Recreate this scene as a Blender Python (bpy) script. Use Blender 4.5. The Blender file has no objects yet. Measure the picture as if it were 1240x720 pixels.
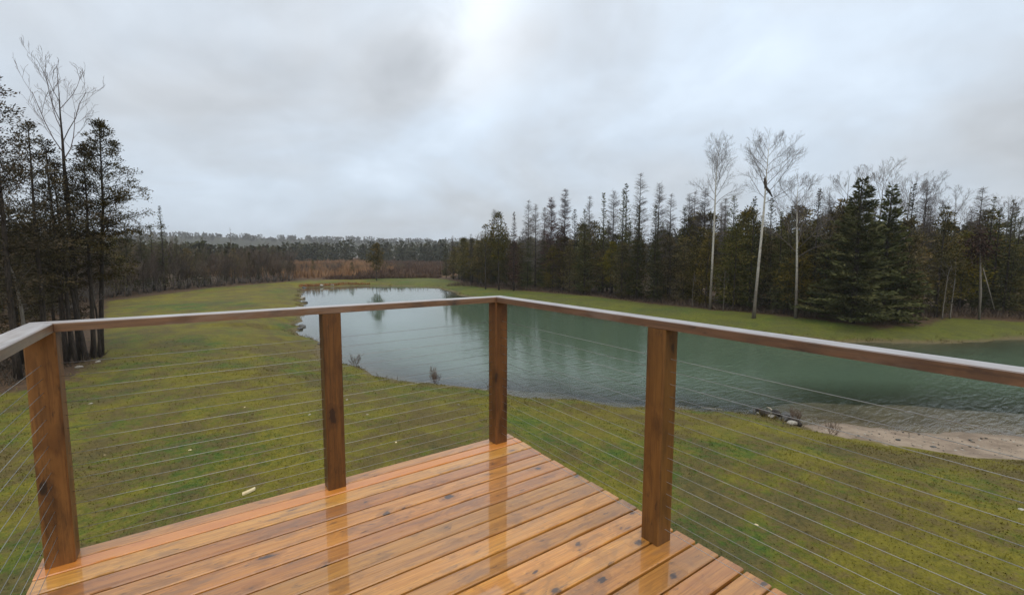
import bpy, math, random
import numpy as np
from mathutils import Vector, Matrix

S = bpy.context.scene
COL = S.collection
R = math.radians

# ------------------------------------------------------------------ camera
cd = bpy.data.cameras.new("camera"); cam = bpy.data.objects.new("camera", cd); COL.objects.link(cam)
cd.sensor_width = 36.0; cd.lens = 36.0 * 551.41 / 1240.0
cd.clip_start = 0.02; cd.clip_end = 6000
CAM = np.array([-1.5689, -2.4165, 4.4117])
_p, _r, _y = .0934, .0032, .6066
FW = np.array([math.sin(_y)*math.cos(_p), math.cos(_y)*math.cos(_p), -math.sin(_p)])
RT = np.array([math.cos(_y), -math.sin(_y), 0.0]); UP = np.cross(RT, FW)
RT, UP = math.cos(_r)*RT + math.sin(_r)*UP, -math.sin(_r)*RT + math.cos(_r)*UP
m = Matrix.Identity(4)
for i in range(3):
    m[i][0], m[i][1], m[i][2], m[i][3] = RT[i], UP[i], -FW[i], CAM[i]
cam.matrix_world = m
S.camera = cam

# ------------------------------------------------------------------ world: overcast sky
SUN_EL, SUN_AZ = R(58), R(205)        # high behind the viewer; azimuth clockwise from +Y
w = bpy.data.worlds.new("World"); S.world = w; w.use_nodes = True
nt = w.node_tree; N = nt.nodes; L = nt.links; N.clear()
def nd(t, **k):
    n = N.new(t)
    for a, b in k.items(): setattr(n, a, b)
    return n
def wmath(op, a, b=None, clamp=False):
    n = nd("ShaderNodeMath", operation=op, use_clamp=clamp)
    for i, v in enumerate((a, b)):
        if v is None: continue
        if isinstance(v, (int, float)): n.inputs[i].default_value = v
        else: L.new(v, n.inputs[i])
    return n.outputs[0]
sky = nd("ShaderNodeTexSky", sky_type='NISHITA'); sky.sun_disc = False
sky.sun_elevation = SUN_EL; sky.sun_rotation = SUN_AZ; sky.air_density = 1.2; sky.dust_density = 3.0
tc = nd("ShaderNodeTexCoord"); sep = nd("ShaderNodeSeparateXYZ"); L.new(tc.outputs["Generated"], sep.inputs[0])
zc = wmath('MAXIMUM', sep.outputs[2], 0.0)
den = wmath('ADD', zc, 0.4)
px_ = wmath('DIVIDE', sep.outputs[0], den); py_ = wmath('DIVIDE', sep.outputs[1], den)
cmb = nd("ShaderNodeCombineXYZ"); L.new(px_, cmb.inputs[0]); L.new(py_, cmb.inputs[1])
def wnoise(scale, detail, rough, off):
    mp = nd("ShaderNodeMapping"); mp.inputs["Location"].default_value = off
    L.new(cmb.outputs[0], mp.inputs[0])
    n = nd("ShaderNodeTexNoise"); n.inputs["Scale"].default_value = scale
    n.inputs["Detail"].default_value = detail; n.inputs["Roughness"].default_value = rough
    n.inputs["Distortion"].default_value = 0.35
    L.new(mp.outputs[0], n.inputs["Vector"]); return n.outputs[0]
n1 = wnoise(1.5, 4, .5, (3.1, 7.7, 0)); n2 = wnoise(4.2, 5, .55, (9.2, 1.3, 2))
# thin bright seam in the cloud deck, straight ahead and high
gx = wmath('ADD', wmath('SUBTRACT', px_, 0.545), wmath('MULTIPLY', wmath('SUBTRACT', n2, .5), .22))
gy = wmath('SUBTRACT', py_, 0.90)
ga = wmath('ADD', wmath('MULTIPLY', gx, 0.86), wmath('MULTIPLY', gy, -0.51))
gb = wmath('ADD', wmath('MULTIPLY', gx, 0.51), wmath('MULTIPLY', gy, 0.86))
ge = wmath('ADD', wmath('POWER', wmath('ABSOLUTE', wmath('DIVIDE', ga, 0.12)), 2.0), wmath('POWER', wmath('ABSOLUTE', wmath('DIVIDE', gb, 0.34)), 2.0))
gap = wmath('POWER', 2.718, wmath('MULTIPLY', ge, -1.0))
cie = wmath('ADD', 0.90, wmath('MULTIPLY', zc, 0.65))
tone = wmath('ADD', wmath('MULTIPLY', wmath('SUBTRACT', n1, .5), 0.9), wmath('MULTIPLY', wmath('SUBTRACT', n2, .5), .36))
lum = wmath('MULTIPLY', cie, wmath('ADD', wmath('ADD', 1.0, tone), wmath('MULTIPLY', gap, 0.42)))
SKY_L = 0.665
lum = wmath('MULTIPLY', lum, SKY_L * 10.0)
ramp = nd("ShaderNodeValToRGB"); ramp.color_ramp.elements[0].position = .36; ramp.color_ramp.elements[0].color = (.925, .985, 1.055, 1)
ramp.color_ramp.elements[1].position = .62; ramp.color_ramp.elements[1].color = (.865, .99, 1.135, 1); L.new(n1, ramp.inputs[0])
cl = nd("ShaderNodeVectorMath", operation='SCALE'); L.new(ramp.outputs[0], cl.inputs[0]); L.new(lum, cl.inputs["Scale"])
mixs = nd("ShaderNodeMix", data_type='RGBA'); mixs.inputs[0].default_value = .93
L.new(sky.outputs[0], mixs.inputs[6]); L.new(cl.outputs[0], mixs.inputs[7])
bg = nd("ShaderNodeBackground"); bg.inputs["Strength"].default_value = 0.1; L.new(mixs.outputs[2], bg.inputs[0])
wo = nd("ShaderNodeOutputWorld"); L.new(bg.outputs[0], wo.inputs[0])
w.cycles.sampling_method = 'MANUAL'; w.cycles.sample_map_resolution = 512

# ------------------------------------------------------------------ sun behind thick cloud, exposure
sl = bpy.data.lights.new("sun", 'SUN'); sl.energy = 1.3; sl.angle = R(60); sl.color = (1, .96, .9)
so = bpy.data.objects.new("sun", sl); COL.objects.link(so)
_sd = Vector((math.sin(SUN_AZ)*math.cos(SUN_EL), math.cos(SUN_AZ)*math.cos(SUN_EL), math.sin(SUN_EL)))
so.rotation_euler = (-_sd).to_track_quat('-Z', 'Y').to_euler()
S.view_settings.view_transform = 'Standard'; S.view_settings.look = 'None'
S.view_settings.exposure = 0.12; S.view_settings.gamma = 1.0
S.cycles.use_denoising = True
S.cycles.max_bounces = 6; S.cycles.diffuse_bounces = 3; S.cycles.glossy_bounces = 3
S.cycles.transparent_max_bounces = 8; S.cycles.transmission_bounces = 4; S.cycles.volume_bounces = 1
S.cycles.caustics_reflective = False; S.cycles.caustics_refractive = False

# ------------------------------------------------------------------ terrain functions
# TERRAIN BEGIN
WL = -1.2                                   # water level
def _hash(ix, iy, seed):
    n = (ix.astype(np.int64)*374761393 + iy.astype(np.int64)*668265263 + seed*1442695041) & 0x7fffffff
    n = ((n ^ (n >> 13))*1274126177) & 0x7fffffff
    return ((n ^ (n >> 16)) & 0xffff)/65535.0
def vnoise(x, y, seed=0):
    x = np.asarray(x, float); y = np.asarray(y, float)
    ix = np.floor(x); iy = np.floor(y); fx = x-ix; fy = y-iy
    fx = fx*fx*(3-2*fx); fy = fy*fy*(3-2*fy)
    a = _hash(ix, iy, seed); b = _hash(ix+1, iy, seed); c = _hash(ix, iy+1, seed); d = _hash(ix+1, iy+1, seed)
    return (a*(1-fx)+b*fx)*(1-fy) + (c*(1-fx)+d*fx)*fy
def fbm(x, y, seed=0, o=3):
    s = 0; a = .5
    for k in range(o): s = s + a*vnoise(x*2**k, y*2**k, seed+k*17); a *= .5
    return s/(1-.5**o)
def sdist(poly, x, y):
    """signed distance, negative inside"""
    x = np.asarray(x, float); y = np.asarray(y, float)
    P = np.array(poly, float); Q = np.roll(P, -1, 0)
    best = np.full(x.shape, 1e18); ins = np.zeros(x.shape, bool)
    for (ax, ay), (bx, by) in zip(P, Q):
        dx, dy = bx-ax, by-ay
        t = np.clip(((x-ax)*dx+(y-ay)*dy)/(dx*dx+dy*dy+1e-12), 0, 1)
        best = np.minimum(best, (x-ax-t*dx)**2+(y-ay-t*dy)**2)
        c = ((ay > y) != (by > y)) & (x < (bx-ax)*(y-ay)/(by-ay+1e-12)+ax)
        ins ^= c
    d = np.sqrt(best); return np.where(ins, -d, d)
POND = [(13.0,80.7),(9.7,61.6),(8.2,53.0),(7.2,46.4),(6.2,41.9),(4.8,35.7),(4.6,32.7),(4.6,30.1),(4.6,28.5),(4.2,26.1),(4.2,23.0),(4.4,21.3),
 (5.0,18.6),(5.7,16.5),(6.5,15.4),(7.2,14.2),(8.0,13.1),(8.6,12.5),(9.8,11.3),(11.0,9.3),(11.7,8.2),(12.7,7.4),(14.3,6.1),(15.0,4.7),(14.9,4.2),
 (15.6,3.5),(16.9,2.0),(18.3,.8),(19.4,-.2),(20.6,-1.6),(25,-6.5),(62.6,-7.7),(56,-2.2),(49.2,1.1),(44.8,2.9),(42.4,4.1),(39.3,5.1),(35.2,7.0),
 (32.4,10.1),(30.6,16),(29.6,26.5),(29,41.6),(28.2,52.5),(30.6,60.4),(31.8,68.9),(28.4,75.1),(24,78.7),(19.9,80.5),(16.9,79.7)]
PUDDLE = [(23.5,86.5),(27.0,86.0),(29.5,84.6),(30.2,83.6),(27.5,83.4),(24.0,85.0)]
SAND = [(14.7,4.4),(20.0,8.2),(25,5),(31,-4),(19.8,-4.6),(16.2,-1.6),(14.9,.05),(14.2,.95),(13.85,1.9),(13.8,2.8),(14.2,3.7)]
LAWN = [(-5.4,19.0),(-5.1,23.4),(-5.5,26.0),(-7.4,43.7),(-9.4,61.1),(-4.8,68.7),(.6,78.1),(9.2,85.4),(14.9,91.6),(23.9,92),(37.9,90.7),(40.2,81.5),
 (34.2,56.3),(36.2,46.9),(37.8,39.8),(37.3,30.5),(37.1,24.9),(36.4,20.9),(37.6,19.1),(37,11.9),(37.9,9),(42.3,7.5),(48.8,7.6),(51.6,3.8),(57,-2),(75,-14),
 (75,-40),(-60,-40),(-60,5),(-20,9),(-9.5,18.2)]
def pond_sd(x, y):
    d = np.minimum(sdist(POND, x, y), sdist(PUDDLE, x, y)+.1)
    near = np.clip((d+6)/4, 0, 1)*np.clip((14-d)/8, 0, 1)
    return d + near*((fbm(x*.45, y*.45, 3, 2)-.5)*1.3 + (vnoise(x*1.9, y*1.9, 8)-.5)*.45)
def height(x, y):
    x = np.asarray(x, float); y = np.asarray(y, float)
    d = pond_sd(x, y)
    sh = np.clip(-sdist(SAND, x, y)/4.5+.6, 0, 1); sh = sh*sh*(3-2*sh)
    r = np.hypot(x+1, y)
    t = np.clip((r-16)/34, 0, 1); H0 = -.6*t*t*(3-2*t)
    Lr = np.where(r < 34, 8.5, 5.5)
    s = np.clip(d/Lr, 0, 1); up = 1-(1-s)**2
    out = WL + (H0-WL)*(up*(1-sh*.55) + s*s*sh*.55)
    dep = np.minimum(2.2, -d*(.28-.2*sh)+np.clip(-d-1.2-1.6*sh, 0, 5)**2*.07)
    z = np.where(d > 0, out, WL-dep)
    z = z + np.where(d > 1, 1, np.clip(d, 0, 1))*((fbm(x*.22, y*.22, 21, 3)-.5)*.16 + (vnoise(x*1.3, y*1.3, 31)-.5)*.035)
    fl = np.clip(sdist(LAWN, x, y)/3, 0, 1)      # wood floor: lumpier
    z = z + fl*((fbm(x*.5, y*.5, 41, 3)-.35)*.35)
    far = np.clip((np.hypot(x, y)-140)/300, 0, 1)
    return z + far*1.2
# TERRAIN END

# ------------------------------------------------------------------ object helpers
rng = np.random.default_rng(11)
def tag(o, label=None, cat=None, group=None, kind=None):
    if label: o["label"] = label
    if cat: o["category"] = cat
    if group: o["group"] = group
    if kind: o["kind"] = kind
    return o
def link(name, me, parent=None, loc=None, mat=None):
    o = bpy.data.objects.new(name, me); COL.objects.link(o)
    if parent is not None: o.parent = parent
    if loc is not None: o.location = loc
    if mat is not None and me is not None and not me.materials: me.materials.append(mat)
    return o
def empty(name, loc, rz=0.0, sc=1.0):
    o = bpy.data.objects.new(name, None); COL.objects.link(o); o.empty_display_size = .2
    o.location = loc; o.rotation_euler = (0, 0, rz); o.scale = (sc, sc, sc); return o
def mk(name, V, quads=None, tris=None, attrs=None, mat=None, smooth=False):
    V = np.asarray(V, np.float32); me = bpy.data.meshes.new(name)
    q = np.asarray(quads if quads is not None else np.zeros((0, 4)), np.int32).reshape(-1, 4)
    t = np.asarray(tris if tris is not None else np.zeros((0, 3)), np.int32).reshape(-1, 3)
    nl = q.size+t.size; nf = len(q)+len(t)
    me.vertices.add(len(V)); me.vertices.foreach_set("co", V.ravel())
    me.loops.add(nl); me.loops.foreach_set("vertex_index", np.concatenate([q.ravel(), t.ravel()]))
    me.polygons.add(nf)
    st = np.concatenate([np.arange(len(q))*4, len(q)*4+np.arange(len(t))*3]).astype(np.int32)
    me.polygons.foreach_set("loop_start", st)
    me.polygons.foreach_set("use_smooth", np.full(nf, bool(smooth)))
    for k, a in (attrs or {}).items():
        at = me.attributes.new(k, 'FLOAT', 'POINT'); at.data.foreach_set("value", np.asarray(a, np.float32))
    me.update(calc_edges=True)
    if mat: me.materials.append(mat)
    return me
class MB:
    """collects pieces of ONE mesh"""
    def __init__(s): s.V = []; s.Q = []; s.T = []; s.A = []; s.n = 0
    def add(s, V, Q=None, T=None, tint=.5):
        V = np.asarray(V, float).reshape(-1, 3)
        if Q is not None and len(Q): s.Q.append(np.asarray(Q).reshape(-1, 4)+s.n)
        if T is not None and len(T): s.T.append(np.asarray(T).reshape(-1, 3)+s.n)
        s.V.append(V); s.A.append(np.broadcast_to(np.asarray(tint, float), (len(V),))); s.n += len(V)
    def box(s, lo, hi):
        x0, y0, z0 = lo; x1, y1, z1 = hi
        s.add([(x0,y0,z0),(x1,y0,z0),(x1,y1,z0),(x0,y1,z0),(x0,y0,z1),(x1,y0,z1),(x1,y1,z1),(x0,y1,z1)],
              [(0,3,2,1),(4,5,6,7),(0,1,5,4),(1,2,6,5),(2,3,7,6),(3,0,4,7)])
    def tubes(s, P0, P1, R0, R1, n=3, tint=.5, caps=False):
        P0 = np.asarray(P0, float).reshape(-1, 3); P1 = np.asarray(P1, float).reshape(-1, 3); K = len(P0)
        if K == 0: return
        R0 = np.broadcast_to(R0, (K,)); R1 = np.broadcast_to(R1, (K,))
        d = P1-P0; d = d/(np.linalg.norm(d, axis=1, keepdims=True)+1e-9)
        ref = np.where(np.abs(d[:, 2:3]) > .9, np.array([[1., 0, 0]]), np.array([[0, 0, 1.]]))
        a = np.cross(d, ref); a /= np.linalg.norm(a, axis=1, keepdims=True)+1e-9; b = np.cross(d, a)
        th = np.arange(n)*2*np.pi/n
        c = np.cos(th)[None, :, None]; si = np.sin(th)[None, :, None]
        ring = a[:, None, :]*c+b[:, None, :]*si
        V = np.concatenate([P0[:, None]+ring*R0[:, None, None], P1[:, None]+ring*R1[:, None, None]], 1)
        i = np.arange(n); j = (i+1) % n
        q = np.stack([i, j, j+n, i+n], 1)[None]+(np.arange(K)*2*n)[:, None, None]
        t = np.repeat(np.broadcast_to(np.asarray(tint, float), (K,)), 2*n)
        T = None
        if caps:
            T = np.concatenate([np.stack([np.zeros(n-2, int)+n, n+np.arange(1, n-1), n+np.arange(2, n)], 1)+k*2*n for k in range(K)])
        s.add(V.reshape(-1, 3), q.reshape(-1, 4), T, t)
    def path(s, pts, rad, n=6, tint=.5):
        """one continuous tapered tube through pts"""
        pts = np.asarray(pts, float); K = len(pts); rad = np.broadcast_to(rad, (K,))
        d = np.gradient(pts, axis=0); d /= np.linalg.norm(d, axis=1, keepdims=True)+1e-9
        ref = np.array([1., 0, 0]) if abs(d[0][2]) > .7 else np.array([0, 0, 1.])
        a = np.cross(d, ref); a /= np.linalg.norm(a, axis=1, keepdims=True)+1e-9; b = np.cross(d, a)
        th = np.arange(n)*2*np.pi/n
        V = pts[:, None]+(a[:, None]*np.cos(th)[None, :, None]+b[:, None]*np.sin(th)[None, :, None])*rad[:, None, None]
        i = np.arange(n); j = (i+1) % n
        q = np.stack([i, j, j+n, i+n], 1)[None]+(np.arange(K-1)*n)[:, None, None]
        T = [(0, k+1, k) for k in range(1, n-1)]+[((K-1)*n, (K-1)*n+k, (K-1)*n+k+1) for k in range(1, n-1)]
        s.add(V.reshape(-1, 3), q.reshape(-1, 4), T, tint)
    def leaves(s, B, D, ln, wd, tint=.5, g=None, flat=None):
        """kite-shaped sprays at B along D"""
        g = g or rng
        B = np.asarray(B, float).reshape(-1, 3); D = np.asarray(D, float).reshape(-1, 3); K = len(B)
        D = D/(np.linalg.norm(D, axis=1, keepdims=True)+1e-9)
        rv = g.normal(size=(K, 3)) if flat is None else flat+g.normal(size=(K, 3))*.35
        sd = np.cross(D, rv); sd /= np.linalg.norm(sd, axis=1, keepdims=True)+1e-9
        ln = np.broadcast_to(ln, (K,))[:, None]; wd = np.broadcast_to(wd, (K,))[:, None]
        V = np.stack([B, B+D*ln*.5+sd*wd*.5, B+D*ln, B+D*ln*.42-sd*wd*.5], 1)
        q = np.arange(4)[None]+(np.arange(K)*4)[:, None]
        s.add(V.reshape(-1, 3), q, None, np.repeat(np.broadcast_to(tint, (K,)), 4))
    def mesh(s, name, mat=None, smooth=False):
        return mk(name, np.concatenate(s.V), np.concatenate(s.Q) if s.Q else None, np.concatenate(s.T) if s.T else None,
                  {"tint": np.concatenate(s.A)}, mat, smooth)

# ------------------------------------------------------------------ material helpers
class NT:
    def __init__(s, name):
        s.m = bpy.data.materials.new(name); s.m.use_nodes = True; s.t = s.m.node_tree; s.t.nodes.clear()
        s.out = s.t.nodes.new("ShaderNodeOutputMaterial")
    def n(s, t, **k):
        n = s.t.nodes.new(t)
        for a, b in k.items(): setattr(n, a, b)
        return n
    def l(s, a, b): s.t.links.new(a, b)
    def put(s, sock, v):
        if v is None: return
        if hasattr(v, 'is_output'): s.l(v, sock)
        elif isinstance(v, (tuple, list)) and len(v) == 3 and sock.type == 'RGBA': sock.default_value = (*v, 1)
        else: sock.default_value = v
    def math(s, op, a, b=None, c=None, clamp=False):
        n = s.n("ShaderNodeMath", operation=op, use_clamp=clamp)
        for i, v in enumerate((a, b, c)): s.put(n.inputs[i], v)
        return n.outputs[0]
    def mix(s, f, a, b, blend='MIX'):
        n = s.n("ShaderNodeMix", data_type='RGBA', blend_type=blend)
        s.put(n.inputs[0], f); s.put(n.inputs[6], a); s.put(n.inputs[7], b); return n.outputs[2]
    def step(s, v, lo, hi, a=0.0, b=1.0):
        n = s.n("ShaderNodeMapRange", interpolation_type='SMOOTHSTEP'); s.put(n.inputs[0], v)
        for i, x in zip((1, 2, 3, 4), (lo, hi, a, b)): s.put(n.inputs[i], x)
        return n.outputs[0]
    def pos(s): return s.n("ShaderNodeNewGeometry").outputs["Position"]
    def obj(s): return s.n("ShaderNodeTexCoord").outputs["Object"]
    def rand(s): return s.n("ShaderNodeObjectInfo").outputs["Random"]
    def n_x(s, P):
        n = s.n("ShaderNodeSeparateXYZ"); s.l(P, n.inputs[0]); return n.outputs[0]
    def attr(s, name): return s.n("ShaderNodeAttribute", attribute_name=name).outputs["Fac"]
    def scl(s, v, sc=(1, 1, 1), loc=(0, 0, 0), rot=(0, 0, 0)):
        n = s.n("ShaderNodeMapping"); s.l(v, n.inputs[0]); n.inputs["Scale"].default_value = sc
        s.put(n.inputs["Location"], loc); n.inputs["Rotation"].default_value = rot; return n.outputs[0]
    def vadd(s, a, b, op='ADD'):
        n = s.n("ShaderNodeVectorMath", operation=op); s.put(n.inputs[0], a); s.put(n.inputs[1], b); return n.outputs[0]
    def noise(s, v, sc, det=3, ro=.5, dist=0.0, out=0):
        n = s.n("ShaderNodeTexNoise"); s.put(n.inputs["Vector"], v); s.put(n.inputs["Scale"], sc)
        n.inputs["Detail"].default_value = det; n.inputs["Roughness"].default_value = ro; n.inputs["Distortion"].default_value = dist
        return n.outputs[out]
    def bump(s, h, st=.5, dist=.01, nrm=None):
        n = s.n("ShaderNodeBump"); s.put(n.inputs["Height"], h); s.put(n.inputs["Strength"], st); n.inputs["Distance"].default_value = dist
        if nrm is not None: s.l(nrm, n.inputs["Normal"])
        return n.outputs[0]
    def pbr(s, col, rough=.6, nrm=None, spec=.5, **k):
        p = s.n("ShaderNodeBsdfPrincipled"); s.put(p.inputs["Base Color"], col); s.put(p.inputs["Roughness"], rough)
        s.put(p.inputs["Specular IOR Level"], spec)
        if nrm is not None: s.l(nrm, p.inputs["Normal"])
        for a, b in k.items(): s.put(p.inputs[a.replace('_', ' ')], b)
        return p.outputs[0]
    def done(s, sh): s.l(sh, s.out.inputs[0]); return s.m

def grass_color(t, P):
    """mossy lawn: green, yellow-olive and brown patches at several scales"""
    big = t.noise(P, .11, 3, .55); mid = t.noise(t.scl(P, (1, 1, 1), (17, 3, 0)), .55, 5, .62); fine = t.noise(P, 5.5, 5, .7); vf = t.noise(P, 23, 3, .6)
    v = t.math('ADD', t.math('MULTIPLY', big, .55), t.math('MULTIPLY', mid, .45))
    moss = t.step(t.math('ADD', v, t.math('MULTIPLY', t.math('SUBTRACT', fine, .5), .26)), .34, .54)
    c = t.mix(moss, (.058, .108, .011), (.165, .138, .012))
    br = t.math('ADD', t.math('MULTIPLY', t.noise(t.scl(P, (1, 1, 1), (5, 41, 0)), .3, 5, .66), .5), t.math('MULTIPLY', t.noise(t.scl(P, (1, 1, 1), (9, 2, 0)), 1.15, 6, .7), .5))
    bare = t.step(t.math('ADD', br, t.math('MULTIPLY', t.math('SUBTRACT', fine, .5), .45)), .45, .57)
    c = t.mix(t.math('MULTIPLY', bare, .72), c, (.092, .062, .026))
    c = t.mix(t.math('MULTIPLY', t.step(t.n_x(P), 24, 31), .5), c, (.066, .100, .015))
    m = t.step(vf, .3, .72, .84, 1.18)
    mm = t.math('MULTIPLY', m, t.step(fine, .3, .7, .75, 1.22))
    n = t.n("ShaderNodeVectorMath", operation='SCALE'); t.l(c, n.inputs[0]); t.l(mm, n.inputs["Scale"])
    return n.outputs[0], fine, vf, bare

def mat_ground():
    t = NT("ground"); P = t.pos()
    c, fine, vf, bare = grass_color(t, P)
    n1 = t.noise(P, 1.3, 4, .6); n0 = t.math('SUBTRACT', n1, .5)
    # woodland litter
    wd = t.step(t.math('ADD', t.attr("wood"), t.math('MULTIPLY', n0, 2.4)), -.35, .35)
    lit = t.mix(t.step(t.noise(P, 7, 5, .7), .35, .65), (.045, .028, .015), (.13, .075, .038))
    c = t.mix(wd, c, lit)
    # rough field far away
    fd = t.step(t.attr("field"), -3., 3.)
    c = t.mix(fd, c, t.mix(t.noise(P, .08, 4, .6), (.12, .06, .03), (.17, .10, .045)))
    # wet earth and dry grass along the bank
    pd = t.math('ADD', t.attr("pond"), t.math('MULTIPLY', n0, .9))
    bank = t.step(pd, .75, .15)
    c = t.mix(t.math('MULTIPLY', bank, .8), c, t.mix(t.step(vf, .35, .65), (.07, .05, .028), (.22, .16, .075)))
    # bed of the pond: mud, pale sand in the cove
    bed = t.step(t.attr("pond"), .12, -.1)
    c = t.mix(bed, c, (.13, .115, .075))
    sd = t.step(t.math('ADD', t.attr("sand"), t.math('ADD', t.math('MULTIPLY', n0, 1.1), t.math('MULTIPLY', t.math('SUBTRACT', fine, .5), .5))), .12, -.12)
    stain = t.noise(t.scl(P, (1, 1, 1), (2, 9, 0)), .9, 6, .7)
    sc = t.mix(t.step(stain, .42, .64), (.33, .25, .175), (.2, .145, .10))
    sc = t.mix(t.step(t.noise(P, 12, 3, .6), .62, .72), sc, (.16, .11, .075))
    sc = t.mix(t.step(pd, 1.0, .1), sc, t.mix(.42, sc, (.10, .075, .05)))
    c = t.mix(sd, c, sc)
    hgt = t.math('ADD', t.math('MULTIPLY', fine, 1.0), t.math('MULTIPLY', vf, .5))
    nb = t.bump(hgt, t.math('SUBTRACT', 1.0, t.math('MULTIPLY', sd, .6)), .06)
    return t.done(t.pbr(c, .85, nb, .25))
def mat_grass():
    t = NT("grass_blades"); c, *_ = grass_color(t, t.pos())
    n = t.n("ShaderNodeVectorMath", operation='SCALE'); t.l(c, n.inputs[0]); t.l(t.step(t.attr("tint"), 0, 1, 1.0, 1.4), n.inputs["Scale"])
    return t.done(t.pbr(n.outputs[0], .6, None, .3))
def mat_leaf(name, c0, c1, c2, rough=.75, var=.35):
    t = NT(name); a = t.attr("tint")
    r = t.n("ShaderNodeValToRGB"); e = r.color_ramp.elements
    e[0].position = .05; e[0].color = (*c0, 1); e[1].position = .95; e[1].color = (*c2, 1)
    k = e.new(.5); k.color = (*c1, 1); t.l(a, r.inputs[0])
    h = t.n("ShaderNodeHueSaturation"); t.l(r.outputs[0], h.inputs["Color"])
    rd = t.rand(); t.l(t.step(rd, 0, 1, 1-var, 1+var), h.inputs["Value"])
    t.l(t.math('ADD', .485, t.math('MULTIPLY', t.math('FRACT', t.math('MULTIPLY', rd, 7.31)), .03)), h.inputs["Hue"])
    t.l(t.math('ADD', .8, t.math('MULTIPLY', t.math('FRACT', t.math('MULTIPLY', rd, 3.7)), .35)), h.inputs["Saturation"])
    return t.done(t.pbr(h.outputs[0], rough, None, .08))
def mat_bark(name, c0, c1, sc=(6, 6, 1.2), st=.6):
    t = NT(name); O = t.obj(); v = t.scl(O, sc); n = t.noise(v, 4, 5, .65)
    c = t.mix(t.step(n, .3, .7), c0, c1)
    return t.done(t.pbr(c, .8, t.bump(n, st, .03), .3))
def mat_birch():
    t = NT("birch_bark"); O = t.obj()
    n = t.noise(t.scl(O, (3, 3, 14)), 1.3, 4, .6); b = t.noise(t.scl(O, (1, 1, 1.1)), 1.4, 4, .7)
    c = t.mix(t.step(n, .58, .68), (.48, .44, .37), (.055, .045, .036))
    zz = t.n("ShaderNodeSeparateXYZ"); t.l(O, zz.inputs[0])
    low = t.step(t.math('ADD', zz.outputs[2], t.math('MULTIPLY', b, 6)), 8.6, 4.6)
    c = t.mix(t.math('MULTIPLY', low, .85), c, (.085, .065, .045))
    c = t.mix(t.step(b, .55, .75), c, (.13, .105, .08))
    return t.done(t.pbr(c, .7, t.bump(n, .3, .01), .3))
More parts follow.
